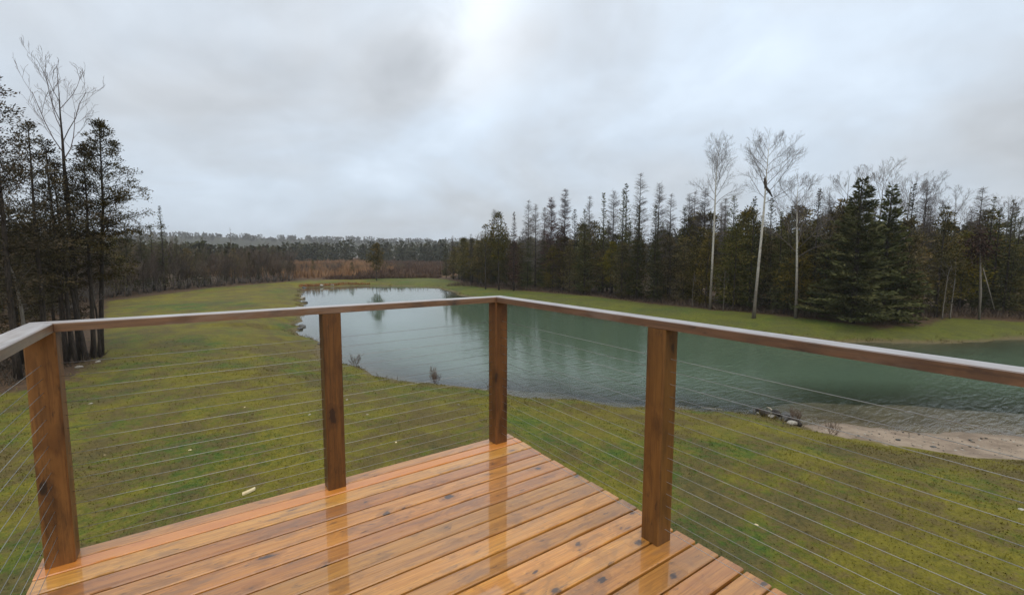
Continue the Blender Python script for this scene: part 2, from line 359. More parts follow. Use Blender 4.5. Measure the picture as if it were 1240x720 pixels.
def mat_wood(name, pal, rough, coat, knots=1.0, ax=0, fine=1.0, wear=None, ior=1.45, top=None):
    """planed cedar along object axis ax; each piece gets its own figure from its random number"""
    t = NT(name); O = t.obj(); rd = t.rand()
    if ax == 1: O = t.scl(O, (1, 1, 1), (0, 0, 0), (0, 0, R(90)))
    if ax == 2: O = t.scl(O, (1, 1, 1), (0, 0, 0), (0, R(90), 0))
    off = t.n("ShaderNodeCombineXYZ"); t.l(t.math('MULTIPLY', rd, 91.7), off.inputs[0]); t.l(t.math('MULTIPLY', rd, 57.3), off.inputs[1]); t.l(t.math('MULTIPLY', rd, 23.9), off.inputs[2])
    V = t.vadd(O, off.outputs[0])
    warp = t.noise(t.scl(V, (1.6, 7, 7)), 1.0, 3, .5)
    # knots: scattered spots, stretched a little along the board
    kv = t.scl(V, (6.0, 10.5, .4) if ax != 2 else (5, 11, 11)); vo = t.n("ShaderNodeTexVoronoi", feature='F1'); t.l(kv, vo.inputs["Vector"]); vo.inputs["Scale"].default_value = 1.0
    kn = t.noise(t.scl(V, (30, 70, 70)), 1.0, 2, .5)
    kd = t.math('ADD', vo.outputs["Distance"], t.math('MULTIPLY', t.math('SUBTRACT', kn, .5), .34))
    sepc = t.n("ShaderNodeSeparateColor"); t.l(vo.outputs["Color"], sepc.inputs[0])
    has = t.step(sepc.outputs[0], .24, .27)
    size = t.math('MULTIPLY', t.math('ADD', .18, t.math('MULTIPLY', sepc.outputs[1], sepc.outputs[2])), .21)
    core = t.math('MULTIPLY', t.step(t.math('SUBTRACT', kd, size), .06, -.04), has)
    halo = t.math('MULTIPLY', t.step(t.math('SUBTRACT', kd, size), .34, .0), has)
    g1 = t.noise(t.vadd(t.scl(V, (2.6*fine, 44, 44)), t.math('MULTIPLY', halo, 1.6)), 1.0, 4, .6, .6)
    g2 = t.noise(t.scl(V, (5, 160, 160)), 1.0, 3, .6)
    fig = t.noise(t.scl(V, (4.5, 11, 11), (4, 1, 2)), 1.0, 5, .62, .9)
    c = t.mix(t.step(g1, .3, .7), pal[0], pal[1])
    c = t.mix(t.math('MULTIPLY', t.step(fig, .48, .70), .8), c, pal[2])
    c = t.mix(t.math('MULTIPLY', t.step(g2, .50, .66), .5), c, pal[3])
    c = t.mix(t.math('MULTIPLY', halo, .6*knots), c, pal[3])
    c = t.mix(t.math('MULTIPLY', core, .92*knots), c, pal[4])
    fk = t.noise(t.scl(V, (16, 60, 60), (3, 3, 8)), 1.0, 3, .6)
    c = t.mix(t.math('MULTIPLY', t.math('MULTIPLY', t.step(fk, .60, .70), t.step(fig, .35, .6)), .6*knots), c, pal[4])
    if wear is not None:
        wn = t.noise(t.scl(V, (2.2, 10, 10), (7, 7, 7)), 1.0, 6, .7)
        c = t.mix(t.math('MULTIPLY', t.step(wn, .5, .68), wear[1]), c, wear[0])
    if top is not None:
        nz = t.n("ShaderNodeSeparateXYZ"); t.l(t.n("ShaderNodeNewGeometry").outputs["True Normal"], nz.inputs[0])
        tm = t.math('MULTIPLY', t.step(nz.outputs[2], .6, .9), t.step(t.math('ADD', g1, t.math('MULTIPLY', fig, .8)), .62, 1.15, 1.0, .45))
        c = t.mix(tm, c, top)  # upward face paler: weathered grey plus grazing sky sheen put into the colour
    h = t.n("ShaderNodeHueSaturation"); t.l(c, h.inputs["Color"])
    t.l(t.math('ADD', .494, t.math('MULTIPLY', rd, .014)), h.inputs["Hue"])
    t.l(t.math('ADD', .78, t.math('MULTIPLY', t.math('FRACT', t.math('MULTIPLY', rd, 5.1)), .45)), h.inputs["Value"])
    wet = t.noise(t.scl(V, (2.5, 6, 6), (1, 5, 3)), 1.0, 4, .6)
    nb = t.bump(t.math('ADD', g1, t.math('MULTIPLY', g2, .4)), .22, .0016)
    cb = t.bump(t.noise(t.scl(V, (5, 11, 11)), 1.0, 3, .55), .06, .003)
    p = t.n("ShaderNodeBsdfPrincipled"); t.l(h.outputs[0], p.inputs["Base Color"])
    p.inputs["Roughness"].default_value = rough; t.l(nb, p.inputs["Normal"]); p.inputs["Specular IOR Level"].default_value = .4
    t.put(p.inputs["Coat Weight"], t.step(wet, .35, .6, coat[0], coat[1])); t.put(p.inputs["Coat Roughness"], t.step(wet, .3, .65, coat[3], coat[2]))
    p.inputs["Coat IOR"].default_value = ior; t.l(cb, p.inputs["Coat Normal"])
    return t.done(p.outputs[0])
def mat_water():
    t = NT("pond_water"); P = t.pos(); sp = t.n("ShaderNodeSeparateXYZ"); t.l(P, sp.inputs[0])
    wind = t.step(t.math('ADD', sp.outputs[1], t.math('MULTIPLY', t.noise(P, .06, 3, .5), 26)), 58, 16, .06, .75)
    wind = t.math('ADD', wind, t.step(sp.outputs[1], 18, 6, 0, .9))
    gust = t.step(t.noise(t.scl(P, (1, 1, 1), (3, 8, 0)), .11, 3, .55), .3, .7, .45, 1.15)
    a = t.scl(P, (.75, 2.6, 1), (0, 0, 0), (0, 0, R(-24))); b = t.scl(P, (1.6, 5.5, 1), (3, 1, 0), (0, 0, R(-38)))
    w1 = t.noise(a, 1.0, 3, .55, .5); w2 = t.noise(b, 1.0, 3, .6, .4); w3 = t.noise(P, 9, 2, .5)
    hh = t.math('ADD', t.math('ADD', t.math('MULTIPLY', w1, .6), t.math('MULTIPLY', w2, .55)), t.math('MULTIPLY', w3, .05))
    nb = t.bump(hh, t.math('MULTIPLY', wind, gust), .042)
    fr = t.n("ShaderNodeFresnel"); fr.inputs[0].default_value = 1.333; t.l(nb, fr.inputs["Normal"])
    dep = t.attr("depth")
    op = t.math('SUBTRACT', 1.0, t.math('POWER', 2.718, t.math('MULTIPLY', t.math('MAXIMUM', dep, 0), -1.0)))
    df = t.n("ShaderNodeBsdfDiffuse"); df.inputs[0].default_value = (.088, .128, .082, 1)
    tr = t.n("ShaderNodeBsdfTransparent"); tr.inputs[0].default_value = (.90, .92, .84, 1)
    m1 = t.n("ShaderNodeMixShader"); t.l(op, m1.inputs[0]); t.l(tr.outputs[0], m1.inputs[1]); t.l(df.outputs[0], m1.inputs[2])
    gl = t.n("ShaderNodeBsdfGlossy"); gl.inputs["Roughness"].default_value = .03; gl.inputs[0].default_value = (1, 1, 1, 1); t.l(nb, gl.inputs["Normal"])
    m2 = t.n("ShaderNodeMixShader"); t.l(fr.outputs[0], m2.inputs[0]); t.l(m1.outputs[0], m2.inputs[1]); t.l(gl.outputs[0], m2.inputs[2])
    return t.done(m2.outputs[0])
def mat_plain(name, c0, c1, sc=8, rough=.7, metal=0.0, bump=.3):
    t = NT(name); n = t.noise(t.obj(), sc, 5, .6); c = t.mix(t.step(n, .3, .7), c0, c1)
    h = t.n("ShaderNodeHueSaturation"); t.l(c, h.inputs["Color"]); t.l(t.step(t.rand(), 0, 1, .75, 1.25), h.inputs["Value"])
    return t.done(t.pbr(h.outputs[0], rough, t.bump(n, bump, .02), .4, Metallic=metal))

M = dict(
 ground=mat_ground(), grass=mat_grass(), water=mat_water(),
 spruce=mat_leaf("spruce_needles", (.032, .038, .013), (.066, .068, .020), (.125, .105, .032)),
 cedar=mat_leaf("cedar_sprays", (.045, .040, .011), (.10, .082, .020), (.185, .128, .036)),
 cedarnear=mat_leaf("dry_cedar_sprays", (.034, .029, .014), (.062, .049, .022), (.11, .075, .036)),
 pine=mat_leaf("pine_needles", (.038, .046, .012), (.078, .084, .022), (.14, .13, .036), .75, .12),
 brown=mat_leaf("dead_foliage", (.035, .018, .010), (.06, .028, .016), (.09, .045, .024)),
 twig=mat_leaf("grey_twigs", (.085, .07, .062), (.145, .12, .108), (.21, .18, .16), .8, .25),
 redtwig=mat_leaf("reddish_twigs", (.065, .038, .034), (.105, .06, .05), (.15, .09, .075), .8, .25),
 brushtwig=mat_leaf("brush_twigs", (.05, .036, .026), (.095, .07, .05), (.15, .11, .078), .8, .35),
 reed=mat_leaf("dry_reeds", (.14, .060, .022), (.245, .115, .042), (.33, .18, .08), .8, .1),
 maroon=mat_leaf("maroon_brush", (.05, .028, .02), (.09, .048, .032), (.15, .085, .05), .8, .1),
 shoregrass=mat_leaf("shore_grass", (.06, .045, .018), (.12, .095, .03), (.2, .155, .07), .8, .05), pebble=mat_leaf("pebbles", (.05, .04, .032), (.17, .135, .1), (.42, .37, .3), .6, .05),
 farwood=mat_leaf("far_foliage", (.026, .030, .013), (.050, .047, .021), (.085, .062, .034), .85, .05),
 darkbark=mat_bark("dark_bark", (.022, .016, .012), (.06, .045, .034)),
 greybark=mat_bark("grey_bark", (.07, .058, .048), (.17, .145, .12)),
 palebark=mat_bark("pale_bark", (.13, .11, .09), (.25, .22, .18)),
 birch=mat_birch(),
 rockpale=mat_plain("pale_stone", (.26, .235, .19), (.42, .38, .31), 9), rockdark=mat_plain("dark_wet_stone", (.03, .027, .022), (.10, .09, .075), 7, .35),
 chip=mat_plain("bare_wood_chip", (.5, .38, .2), (.66, .55, .33), 10),
 log=mat_bark("rotten_log", (.018, .014, .011), (.055, .042, .032), (4, 4, 4)),
 drift=mat_bark("driftwood", (.25, .2, .14), (.45, .38, .28), (4, 4, 4)),
 steel=mat_plain("steel_cable", (.30, .30, .29), (.36, .36, .34), 20, .45, .7, 0),
)
CED = [(.41, .155, .028), (.56, .24, .048), (.255, .110, .032), (.25, .098, .02), (.045, .026, .018)]
M['board'] = mat_wood("wet_cedar_board", CED, .42, (.85, 1.0, .02, .06), 1.0, 0, 1.0, ((.26, .145, .07), .4), 1.47)
M['board_orange'] = mat_wood("new_orange_cedar_board", [(.74, .245, .035), (.80, .29, .05), (.68, .215, .035), (.58, .17, .03), (.3, .1, .03)], .4, (.85, 1, .02, .06), .25, 0)
M['post'] = mat_wood("stained_cedar_post", [(.118, .047, .0125), (.165, .068, .018), (.085, .034, .010), (.055, .022, .008), (.022, .010, .006)], .5, (.0, .16, .2, .35), .9, 2, 1.0, ((.024, .011, .006), .55))
M['post_light'] = mat_wood("weathered_cedar_post", [(.19, .075, .02), (.25, .105, .03), (.13, .048, .014), (.085, .032, .012), (.026, .015, .01)], .5, (.0, .16, .2, .35), 1.0, 2, 1.0, ((.03, .013, .007), .6))
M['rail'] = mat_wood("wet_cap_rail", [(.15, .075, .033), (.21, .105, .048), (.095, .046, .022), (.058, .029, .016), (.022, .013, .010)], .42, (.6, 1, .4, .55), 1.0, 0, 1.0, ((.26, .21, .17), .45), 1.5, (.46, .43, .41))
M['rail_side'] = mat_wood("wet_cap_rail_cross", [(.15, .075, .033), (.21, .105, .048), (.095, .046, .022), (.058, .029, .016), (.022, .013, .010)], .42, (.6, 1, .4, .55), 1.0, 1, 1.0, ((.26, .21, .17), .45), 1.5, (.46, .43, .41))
M['joist'] = mat_wood("rough_joist", [(.12, .06, .03), (.16, .08, .04), (.1, .05, .025), (.07, .035, .02), (.03, .02, .012)], .7, (0, .1, .3, .4), .8, 1)

# ------------------------------------------------------------------ ground sheet
def axis(lo, hi, step, far, gr=1.14):
    a = list(np.arange(lo, hi, step)); s = step; v = a[-1]; up = []
    while v < far: s *= gr; v += s; up.append(v)
    s = step; v = lo; dn = []
    while v > -far: s *= gr; v -= s; dn.append(v)
    return np.array(dn[::-1]+a+up)
def grid_mesh(name, ax, ay, fz, attrs, mat, keep=None):
    X, Y = np.meshgrid(ax, ay); x = X.ravel(); y = Y.ravel(); nx, ny = len(ax), len(ay)
    V = np.stack([x, y, fz(x, y)], 1)
    i = np.arange(nx*ny).reshape(ny, nx)
    q = np.stack([i[:-1, :-1], i[:-1, 1:], i[1:, 1:], i[1:, :-1]], -1).reshape(-1, 4)
    at = {k: f(x, y) for k, f in attrs.items()}
    if keep is not None:
        k = keep(x, y)[q].any(1); q = q[k]; us = np.unique(q); mp = np.full(len(V), -1); mp[us] = np.arange(len(us))
        V = V[us]; q = mp[q]; at = {a: b[us] for a, b in at.items()}
    return mk(name, V, q, None, at, mat, True)
FIELD = [(4, 110), (13.9, 100), (24, 95.5), (38, 92), (44, 88), (70, 110), (120, 190), (110, 270), (36, 300), (-5, 180)]
gx_ = axis(-24, 64, .38, 2600); gy_ = axis(-22, 100, .38, 2600)
gm = grid_mesh("ground", gx_, gy_, height, dict(sand=lambda x, y: sdist(SAND, x, y), wood=lambda x, y: sdist(LAWN, x, y),
     pond=pond_sd, field=lambda x, y: -sdist(FIELD, x, y)), M['ground'])
tag(link("ground", gm), kind="structure")
wm = grid_mesh("pond_water", np.arange(2, 66, .7), np.arange(-14, 84, .7), lambda x, y: np.full(x.shape, WL), dict(depth=lambda x, y: WL-height(x, y)), M['water'],
     lambda x, y: (sdist(POND, x, y) < 2.2) & (height(x, y) < WL+.5))
tag(link("pond_water", wm), kind="structure")
wm = grid_mesh("pool_water", np.arange(22, 33, .5), np.arange(82, 89, .5), lambda x, y: np.full(x.shape, WL+.001), dict(depth=lambda x, y: WL-height(x, y)), M['water'],
     lambda x, y: sdist(PUDDLE, x, y) < 1.2)
tag(link("pool_water", wm), kind="structure")
# distant ridge
def ridge():
    az = np.linspace(R(-75), R(165), 340); V = []; rows = ((760, 0.), (840, .45), (930, .8), (1030, 1.), (1200, .75), (1500, .2))
    for D, f in rows:
        top = 25+13*fbm(az*3.1+2, az*0+D*.002, 5, 3)+4*fbm(az*14, az*0+D*.01, 9, 2)
        V.append(np.stack([D*np.sin(az), D*np.cos(az), -2+top*f], 1))
    n = len(az); i = np.arange(n*len(rows)).reshape(len(rows), n)
    q = np.stack([i[:-1, :-1], i[:-1, 1:], i[1:, 1:], i[1:, :-1]], -1).reshape(-1, 4)
    return mk("hills", np.concatenate(V), q, None, {"tint": np.full(n*len(rows), .3)}, M['farwood'], True), V
rm, RV = ridge(); tag(link("hills", rm), kind="structure")

# ------------------------------------------------------------------ deck
DZ = 3.2; DL, DR, DF, DB = -2.1299, .121, .0643, -3.22
deck = empty("wooden_deck", (DR, DF, 0)); tag(deck, "wet orange cedar deck of narrow boards in the lower foreground", "deck")
def rel(root, o):
    o.parent = root; o.location = Vector(o.location)-Vector(root.location); return o
def board_mesh(L, W, T, e=.0035):
    """plank along x, arrised edges, origin at the centre of its top"""
    h = W/2; prof = [(-h, -T+e), (-h, -e), (-h+e, 0), (h-e, 0), (h, -e), (h, -T+e), (h-e, -T), (-h+e, -T)]
    V = [(-L/2, a, b) for a, b in prof]+[(L/2, a, b) for a, b in prof]
    Q = [(i, i+8, (i+1) % 8+8, (i+1) % 8) for i in range(8)]
    T3 = [(0, k, k+1) for k in range(1, 7)]+[(8, 8+k+1, 8+k) for k in range(1, 7)]
    return V, Q, T3
def plank(name, L, W, T, mat):
    b = MB(); b.add(*board_mesh(L, W, T)); return b.mesh(name, mat)
LEN = DR-DL
bm_a = plank("deck_board", LEN, .0955, .028, M['board']); bm_b = plank("deck_board", LEN, .0725, .028, M['board']); bm_o = plank("deck_board", LEN, .0735, .028, M['board_orange'])
rr = random.Random(5); y = DF; k = 0
while y > DB+.05:
    me = bm_b if k == 0 else bm_o if k == 1 else bm_a
    pitch = .080 if k == 0 else .081 if k == 1 else .1052
    dx = rr.uniform(-.005, .005)
    o = link("deck_board", me); o.location = ((DL+DR)/2+dx, y-pitch/2, DZ+rr.uniform(-.0012, .0012)); o.rotation_euler = (R(rr.uniform(-.55, .55)), 0, R(rr.uniform(-.05, .05)))
    rel(deck, o)
    if k == 1: o["label"] = "bright orange smooth deck board along the outer edge"
    y -= pitch; k += 1
JT = DZ-.031
def bar(name, lo, hi, mat, root):
    c = [(a+b)/2 for a, b in zip(lo, hi)]; b = MB(); b.box([a-q for a, q in zip(lo, c)], [a-q for a, q in zip(hi, c)])
    o = link(name, b.mesh(name, mat)); o.location = c; return rel(root, o)
for x in np.linspace(DL+.075, DR-.075, 6): bar("joist", (x-.019, DB+.02, JT-.184), (x+.019, DF-.045, JT), M['joist'], deck)
bar("rim_joist", (DL+.03, DF-.042, JT-.186), (DR-.03, DF-.006, JT), M['post'], deck)
for yy in (DF-.5, DB+.5): bar("beam", (DL+.06, yy-.07, JT-.41), (DR-.06, yy+.07, JT-.188), M['joist'], deck)
for xx in (DL+.2, DR-.2):
    for yy in (DF-.5, DB+.5): bar("support_post", (xx-.07, yy-.07, -.3), (xx+.07, yy+.07, JT-.412), M['post'], deck)

# ------------------------------------------------------------------ railing
HR, RTK, PS = .9497, .0333, .0885
RO, RI = .0408, -.0397; XL, X2, Y3 = -2.0605, -1.0207, -1.2456; YE = -3.1
rail = empty("deck_railing", (0, 0, DZ)); tag(rail, "brown cedar post and cap railing strung with thin steel cables round the deck", "railing")
def post_mesh():
    e = .005; h = PS/2; H = HR-RTK-.0015
    prof = [(-h+e, -h), (h-e, -h), (h, -h+e), (h, h-e), (h-e, h), (-h+e, h), (-h, h-e), (-h, -h+e)]
    V = []
    for z in (0.0012, H): V += [(a, b, z) for a, b in prof]
    Q = [(i, (i+1) % 8, (i+1) % 8+8, i+8) for i in range(8)]
    T3 = [(8, 8+k, 8+k+1) for k in range(1, 7)]+[(0, k+1, k) for k in range(1, 7)]
    b = MB(); b.add(V, Q, T3); return b
pmesh = post_mesh().mesh("railing_post", M['post']); pmesh2 = post_mesh().mesh("railing_post", M['post_light'])
for (x, y_, lab) in ((0, 0, None), (X2, 0, None), (XL, 0, "knotty lighter corner post at the near left"), (0, Y3, None), (0, -2.49, None), (XL, -1.25, None), (0, YE+.05, None), (XL, YE+.05, None)):
    o = link("railing_post", pmesh2 if lab else pmesh, rail, (x, y_, 0))
    if lab: o["label"] = lab
def cap(name, P, mat, ax):
    """mitred 2x4 laid flat: P = four plan corners"""
    c = np.mean(P, 0); e = .003
    P = np.array(P)-c; z0, z1 = HR-RTK, HR
    ins = P*(1-e/np.abs(P).max(0)) if False else P-np.sign(P)*np.array([[0, e]] if ax == 0 else [[e, 0]])
    V = [(*p, -RTK/2) for p in P]+[(*p, RTK/2-e) for p in P]+[(*p, RTK/2) for p in ins]
    Q = [(3, 2, 1, 0), (8, 9, 10, 11)]
    for i in range(4):
        j = (i+1) % 4; Q += [(i, j, j+4, i+4), (i+4, j+4, j+8, i+8)]
    b = MB(); b.add(V, Q); o = link(name, b.mesh(name, mat), rail, (c[0], c[1], HR-RTK/2)); return o
g = .0008
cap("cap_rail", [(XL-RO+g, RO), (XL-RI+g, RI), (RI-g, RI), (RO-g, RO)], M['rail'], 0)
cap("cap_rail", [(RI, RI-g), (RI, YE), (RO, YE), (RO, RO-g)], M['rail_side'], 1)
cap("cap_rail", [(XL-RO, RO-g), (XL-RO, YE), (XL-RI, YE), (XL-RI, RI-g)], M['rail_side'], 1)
def cable(p0, p1):
    c = (np.array(p0)+p1)/2; b = MB(); pts = np.linspace(np.array(p0)-c, np.array(p1)-c, 7)
    pts[:, 2] -= .004*(1-(np.linspace(-1, 1, 7))**2)
    b.path(pts, .0010, 6); return link("cable", b.mesh("cable", M['steel'], True), rail, tuple(c))
for i in range(15):
    z = .789-.052*i
    cable((XL+.002, .002, z), (-.002, .002, z)); cable((.001, -.003, z+.006), (.001, YE+.06, z+.006)); cable((XL-.001, -.003, z+.006), (XL-.001, YE+.06, z+.006))

# ------------------------------------------------------------------ tree shapes (unit prototypes, metres)
def proto_spruce(h, r, seed, z0=.06, lod=1.0, droop=.25):
    g = np.random.default_rng(seed); T = MB(); C = MB()
    wob = np.cumsum(g.normal(0, .02, (9, 2)), 0); zz = np.linspace(0, h, 9)
    pts = np.column_stack([wob*np.linspace(0, 1, 9)[:, None], zz]); rad = np.linspace(.0105*h+.02, .008, 9)
    T.path(pts, rad, 7)
    nlev = int(h/.15*lod); B = []; D = []; LN = []; WD = []; TI = []; S0 = []; S1 = []; SR = []
    side = .75+.5*g.random(12)
    for k in range(nlev):
        t = (k+g.random()*.6)/nlev; z = h*(z0+(1-z0)*t)*.995; nb = int(4+3*g.random()+(2 if t < .6 else 0))
        base = r*(1-t)**.8*(.6+.4*min(1, t*7))
        cx_, cy_ = np.interp(z, zz, pts[:, 0]), np.interp(z, zz, pts[:, 1])
        for j in range(nb):
            if g.random() < .12: continue
            a = g.random()*6.283; L_ = base*side[int(a/6.284*12)]*(.6+.5*g.random())+.07
            el = .75*t**2-droop*(1-t)+g.normal(0, .1)
            d = np.array([math.cos(a)*math.cos(el), math.sin(a)*math.cos(el), math.sin(el)])
            S0.append((cx_, cy_, z)); S1.append(np.array((cx_, cy_, z))+d*L_); SR.append(.008)
            m = max(3, int(L_/.085*lod)); s = np.linspace(.12, 1, m); ti = np.clip(.45+g.normal(0, .18), 0, 1)
            P = np.array((cx_, cy_, z))+d*(s*L_)[:, None]; P[:, 2] += .12*L_*(s**2)*(1 if t < .8 else 0)
            lat = np.array([-d[1], d[0], 0]); sg = np.where(np.arange(m) % 2, 1, -1)[:, None]
            dd = d*.8+lat*sg*(.75*(1.1-s[:, None]*.6))+g.normal(0, .22, (m, 3)); dd[:, 2] -= .12
            B.append(P); D.append(dd); LN.append((.11+.14*g.random(m))*(.75+.5*(1-t))); WD.append(.05+.05*g.random(m)); TI.append(np.clip(ti+g.normal(0, .12, m), 0, 1))
    C.leaves(np.concatenate(B), np.concatenate(D), np.concatenate(LN), np.concatenate(WD), np.concatenate(TI), g)
    C.tubes(S0, S1, SR, .004, 3, .0)
    return T, C
def proto_cedar(h, r, seed, z0=.15, dens=1.0, gap=.15, leaf=.26, mid=.35, clump=.3, bare=True, mult=1.0, ppow=.95):
    """white cedar: fluted trunk, upswept boughs ending in ragged fans of flat sprays"""
    g = np.random.default_rng(seed); T = MB(); C = MB()
    zz = np.linspace(0, h*.97, 10); wob = np.cumsum(g.normal(0, .025, (10, 2)), 0)*np.linspace(0, 1, 10)[:, None]
    pts = np.column_stack([wob, zz]); rad = np.interp(zz/h, [0, .04, .5, 1], [.0105*h+.025, .0075*h+.02, .0055*h+.008, .01]); T.path(pts, rad, 8)
    nb = int(h*16*dens); S0 = []; S1 = []; SR = []; B = []; D = []; LN = []; WD = []; TI = []
    lob = .6+.7*g.random((8, 10))
    for k in range(nb):
        t = g.random()**1.15
        if bare and g.random() < .0: continue
        a = g.random()*6.283; z = h*(z0+(.985-z0)*t)
        prof = (min(1, t/mid)**.6 if t < mid else ((1-t)/(1-mid))**ppow)
        L_ = r*prof*lob[int(t*7.99), int(a/6.284*10)]*(.55+.6*g.random())+.06
        if g.random() < gap: continue
        el = .15+.55*t+g.normal(0, .18)-(.35 if t < .15 else 0)
        d = np.array([math.cos(a)*math.cos(el), math.sin(a)*math.cos(el), math.sin(el)])
        o = np.array([np.interp(z, zz, pts[:, 0]), np.interp(z, zz, pts[:, 1]), z]); e = o+d*L_
        S0.append(o); S1.append(e); SR.append(.007+.006*L_)
        ncl = max(1, int(L_/.45)); ti0 = np.clip(.5+g.normal(0, .22), 0, 1)
        for c in range(ncl):
            s = 1-c*.34*g.random()-(c*.24)
            if s < .25: break
            m = int((11+6*g.random())*(1 if dens >= 1 else .8)); ctr = o+d*L_*s
            m = int(m*mult); off = g.normal(0, 1, (m, 3))*np.array([clump, clump, clump*.55])*(.55+.4*prof)
            dd = off*1.2+d*.35+g.normal(0, .2, (m, 3)); dd[:, 2] += .06
            B.append(ctr+off*.8); D.append(dd); LN.append(leaf*(.6+.8*g.random(m))); WD.append(leaf*.42*(.6+.6*g.random(m))); TI.append(np.clip(ti0+g.normal(0, .15, m), 0, 1))
    C.leaves(np.concatenate(B), np.concatenate(D), np.concatenate(LN), np.concatenate(WD), np.concatenate(TI), g)
    C.tubes(S0, S1, SR, .005, 3, .02)
    return T, C
def proto_tamarack(h, r, seed, z0=.2, dens=1.0, tw=.0085):
    g = np.random.default_rng(seed); T = MB(); C = MB()
    zz = np.linspace(0, h, 9); wob = np.cumsum(g.normal(0, .025, (9, 2)), 0)*np.linspace(0, 1, 9)[:, None]
    pts = np.column_stack([wob, zz]); T.path(pts, np.linspace(.0105*h+.01, .008, 9), 7)
    A0 = []; A1 = []; AR = []; AT = []; nb = int(h*15*dens); lob = .65+.6*g.random((8, 10))
    for k in range(nb):
        t = g.random()**.9; a = g.random()*6.283; z = h*(z0+(.99-z0)*t)
        L_ = r*(1-t)**.62*min(1, t*5+.35)*lob[int(t*7.99), int(a/6.284*10)]*(.6+.6*g.random())+.08
        el = -.08+.5*t+g.normal(0, .13); d = np.array([math.cos(a)*math.cos(el), math.sin(a)*math.cos(el), math.sin(el)])
        o = np.array([np.interp(z, zz, pts[:, 0]), np.interp(z, zz, pts[:, 1]), z]); e1 = o+d*L_*.6; e2 = o+d*L_+np.array([0, 0, .16*L_]); ti = g.random()
        A0 += [o, e1]; A1 += [e1, e2]; AR += [.011, .007]; AT += [ti*.4, ti*.5]
        m = max(3, int(L_*11*dens))
        for s in g.random(m)*.85+.15:
            p = o+(e2-o)*s; q = d*.5+g.normal(0, .55, 3); q[2] = abs(q[2])*.6-.1
            A0.append(p); A1.append(p+q/np.linalg.norm(q)*(.14+.24*g.random())); AR.append(tw); AT.append(ti)
    C.tubes(A0, A1, np.array(AR), np.array(AR)*.5, 3, np.array(AT)); return T, C
def branchy(C, g, p, d, L_, rad, lev, maxlev, spread, up, kids, tmin=.004, curve=.12):
    n = 4 if lev < 2 else 3; P = [p]; dd = d.copy()
    for i in range(n):
        dd = dd+g.normal(0, curve, 3)+np.array([0, 0, up*.12]); dd /= np.linalg.norm(dd); P.append(P[-1]+dd*L_/n)
    rr_ = np.linspace(rad, max(rad*.45, tmin), n+1)
    C.tubes(P[:-1], P[1:], rr_[:-1], rr_[1:], 5 if lev == 0 else 3, .25+.12*lev+.2*g.random())
    if lev >= maxlev: return
    for k in range(kids[lev]):
        s = .22+.78*(k+g.random())/kids[lev]; i = min(n-1, int(s*n)); q = P[i]+(P[i+1]-P[i])*(s*n-i)
        ax = g.normal(size=3); ax -= ax.dot(dd)*dd; ax /= np.linalg.norm(ax)+1e-9
        nd_ = dd*(1-spread*.35)+ax*spread; nd_[2] += up*.25; nd_ /= np.linalg.norm(nd_)
        branchy(C, g, q, nd_, L_*(.36+.3*g.random())*(1.15-.45*s), max(rad*.5*(1.1-.5*s), tmin), lev+1, maxlev, spread, up, kids, tmin, curve)
def proto_bare(h, seed, clear=.55, nprim=13, wide=.5, kids=(6, 5, 3), up=1.0, lean=0., trunk_r=.0105, tmin=.0065, plen=.26, maxlev=3):
    """leafless hardwood with a fine twig haze"""
    g = np.random.default_rng(seed); T = MB(); C = MB()
    zz = np.linspace(0, h*.93, 12); wob = np.cumsum(g.normal(0, .03, (12, 2)), 0)*np.linspace(0, 1, 12)[:, None]
    wob[:, 0] += lean*(zz/h)**1.2*h
    pts = np.column_stack([wob, zz]); rad = np.interp(zz/h, [0, .03, .6, .93], [trunk_r*h*1.35, trunk_r*h, trunk_r*h*.6, .012]); T.path(pts, rad, 9)
    for k in range(nprim):
        t = clear+(.92-clear)*(k+.6*g.random())/nprim; z = h*t; a = k*2.4+g.normal(0, .4)
        o = np.array([np.interp(z, zz, pts[:, 0]), np.interp(z, zz, pts[:, 1]), z]); el = .7+.45*t+g.normal(0, .12)
        d = np.array([math.cos(a)*wide, math.sin(a)*wide, math.sin(el)*.7]); d /= np.linalg.norm(d)
        branchy(C, g, o, d, h*plen*(1.15-.75*(t-clear)/(1-clear))*(.75+.4*g.random()), trunk_r*h*.38*(1.2-t), 0, maxlev, .62, up, kids, tmin)
    branchy(C, g, pts[-1], np.array([0, 0, 1.]), h*.08, .014, 1, maxlev, .6, up, kids, tmin)
    return T, C
def proto_brush(h, seed, stems=8, spread=.28):
    g = np.random.default_rng(seed); T = MB(); C = MB()
    for k in range(stems):
        a = g.random()*6.283; rr_ = .5*g.random(); p = np.array([rr_*math.cos(a), rr_*math.sin(a), 0]); d = np.array([math.cos(a)*spread, math.sin(a)*spread, 1.]); d /= np.linalg.norm(d)
        H = h*(.55+.45*g.random()); e = p+d*H*.4; T.path([p, p+d*H*.2+g.normal(0, .04, 3), e], [.03, .025, .018], 5)
        branchy(C, g, e, d, H*.6, .018, 0, 2, .5, .8, (9, 6), .0085)
    return T, C
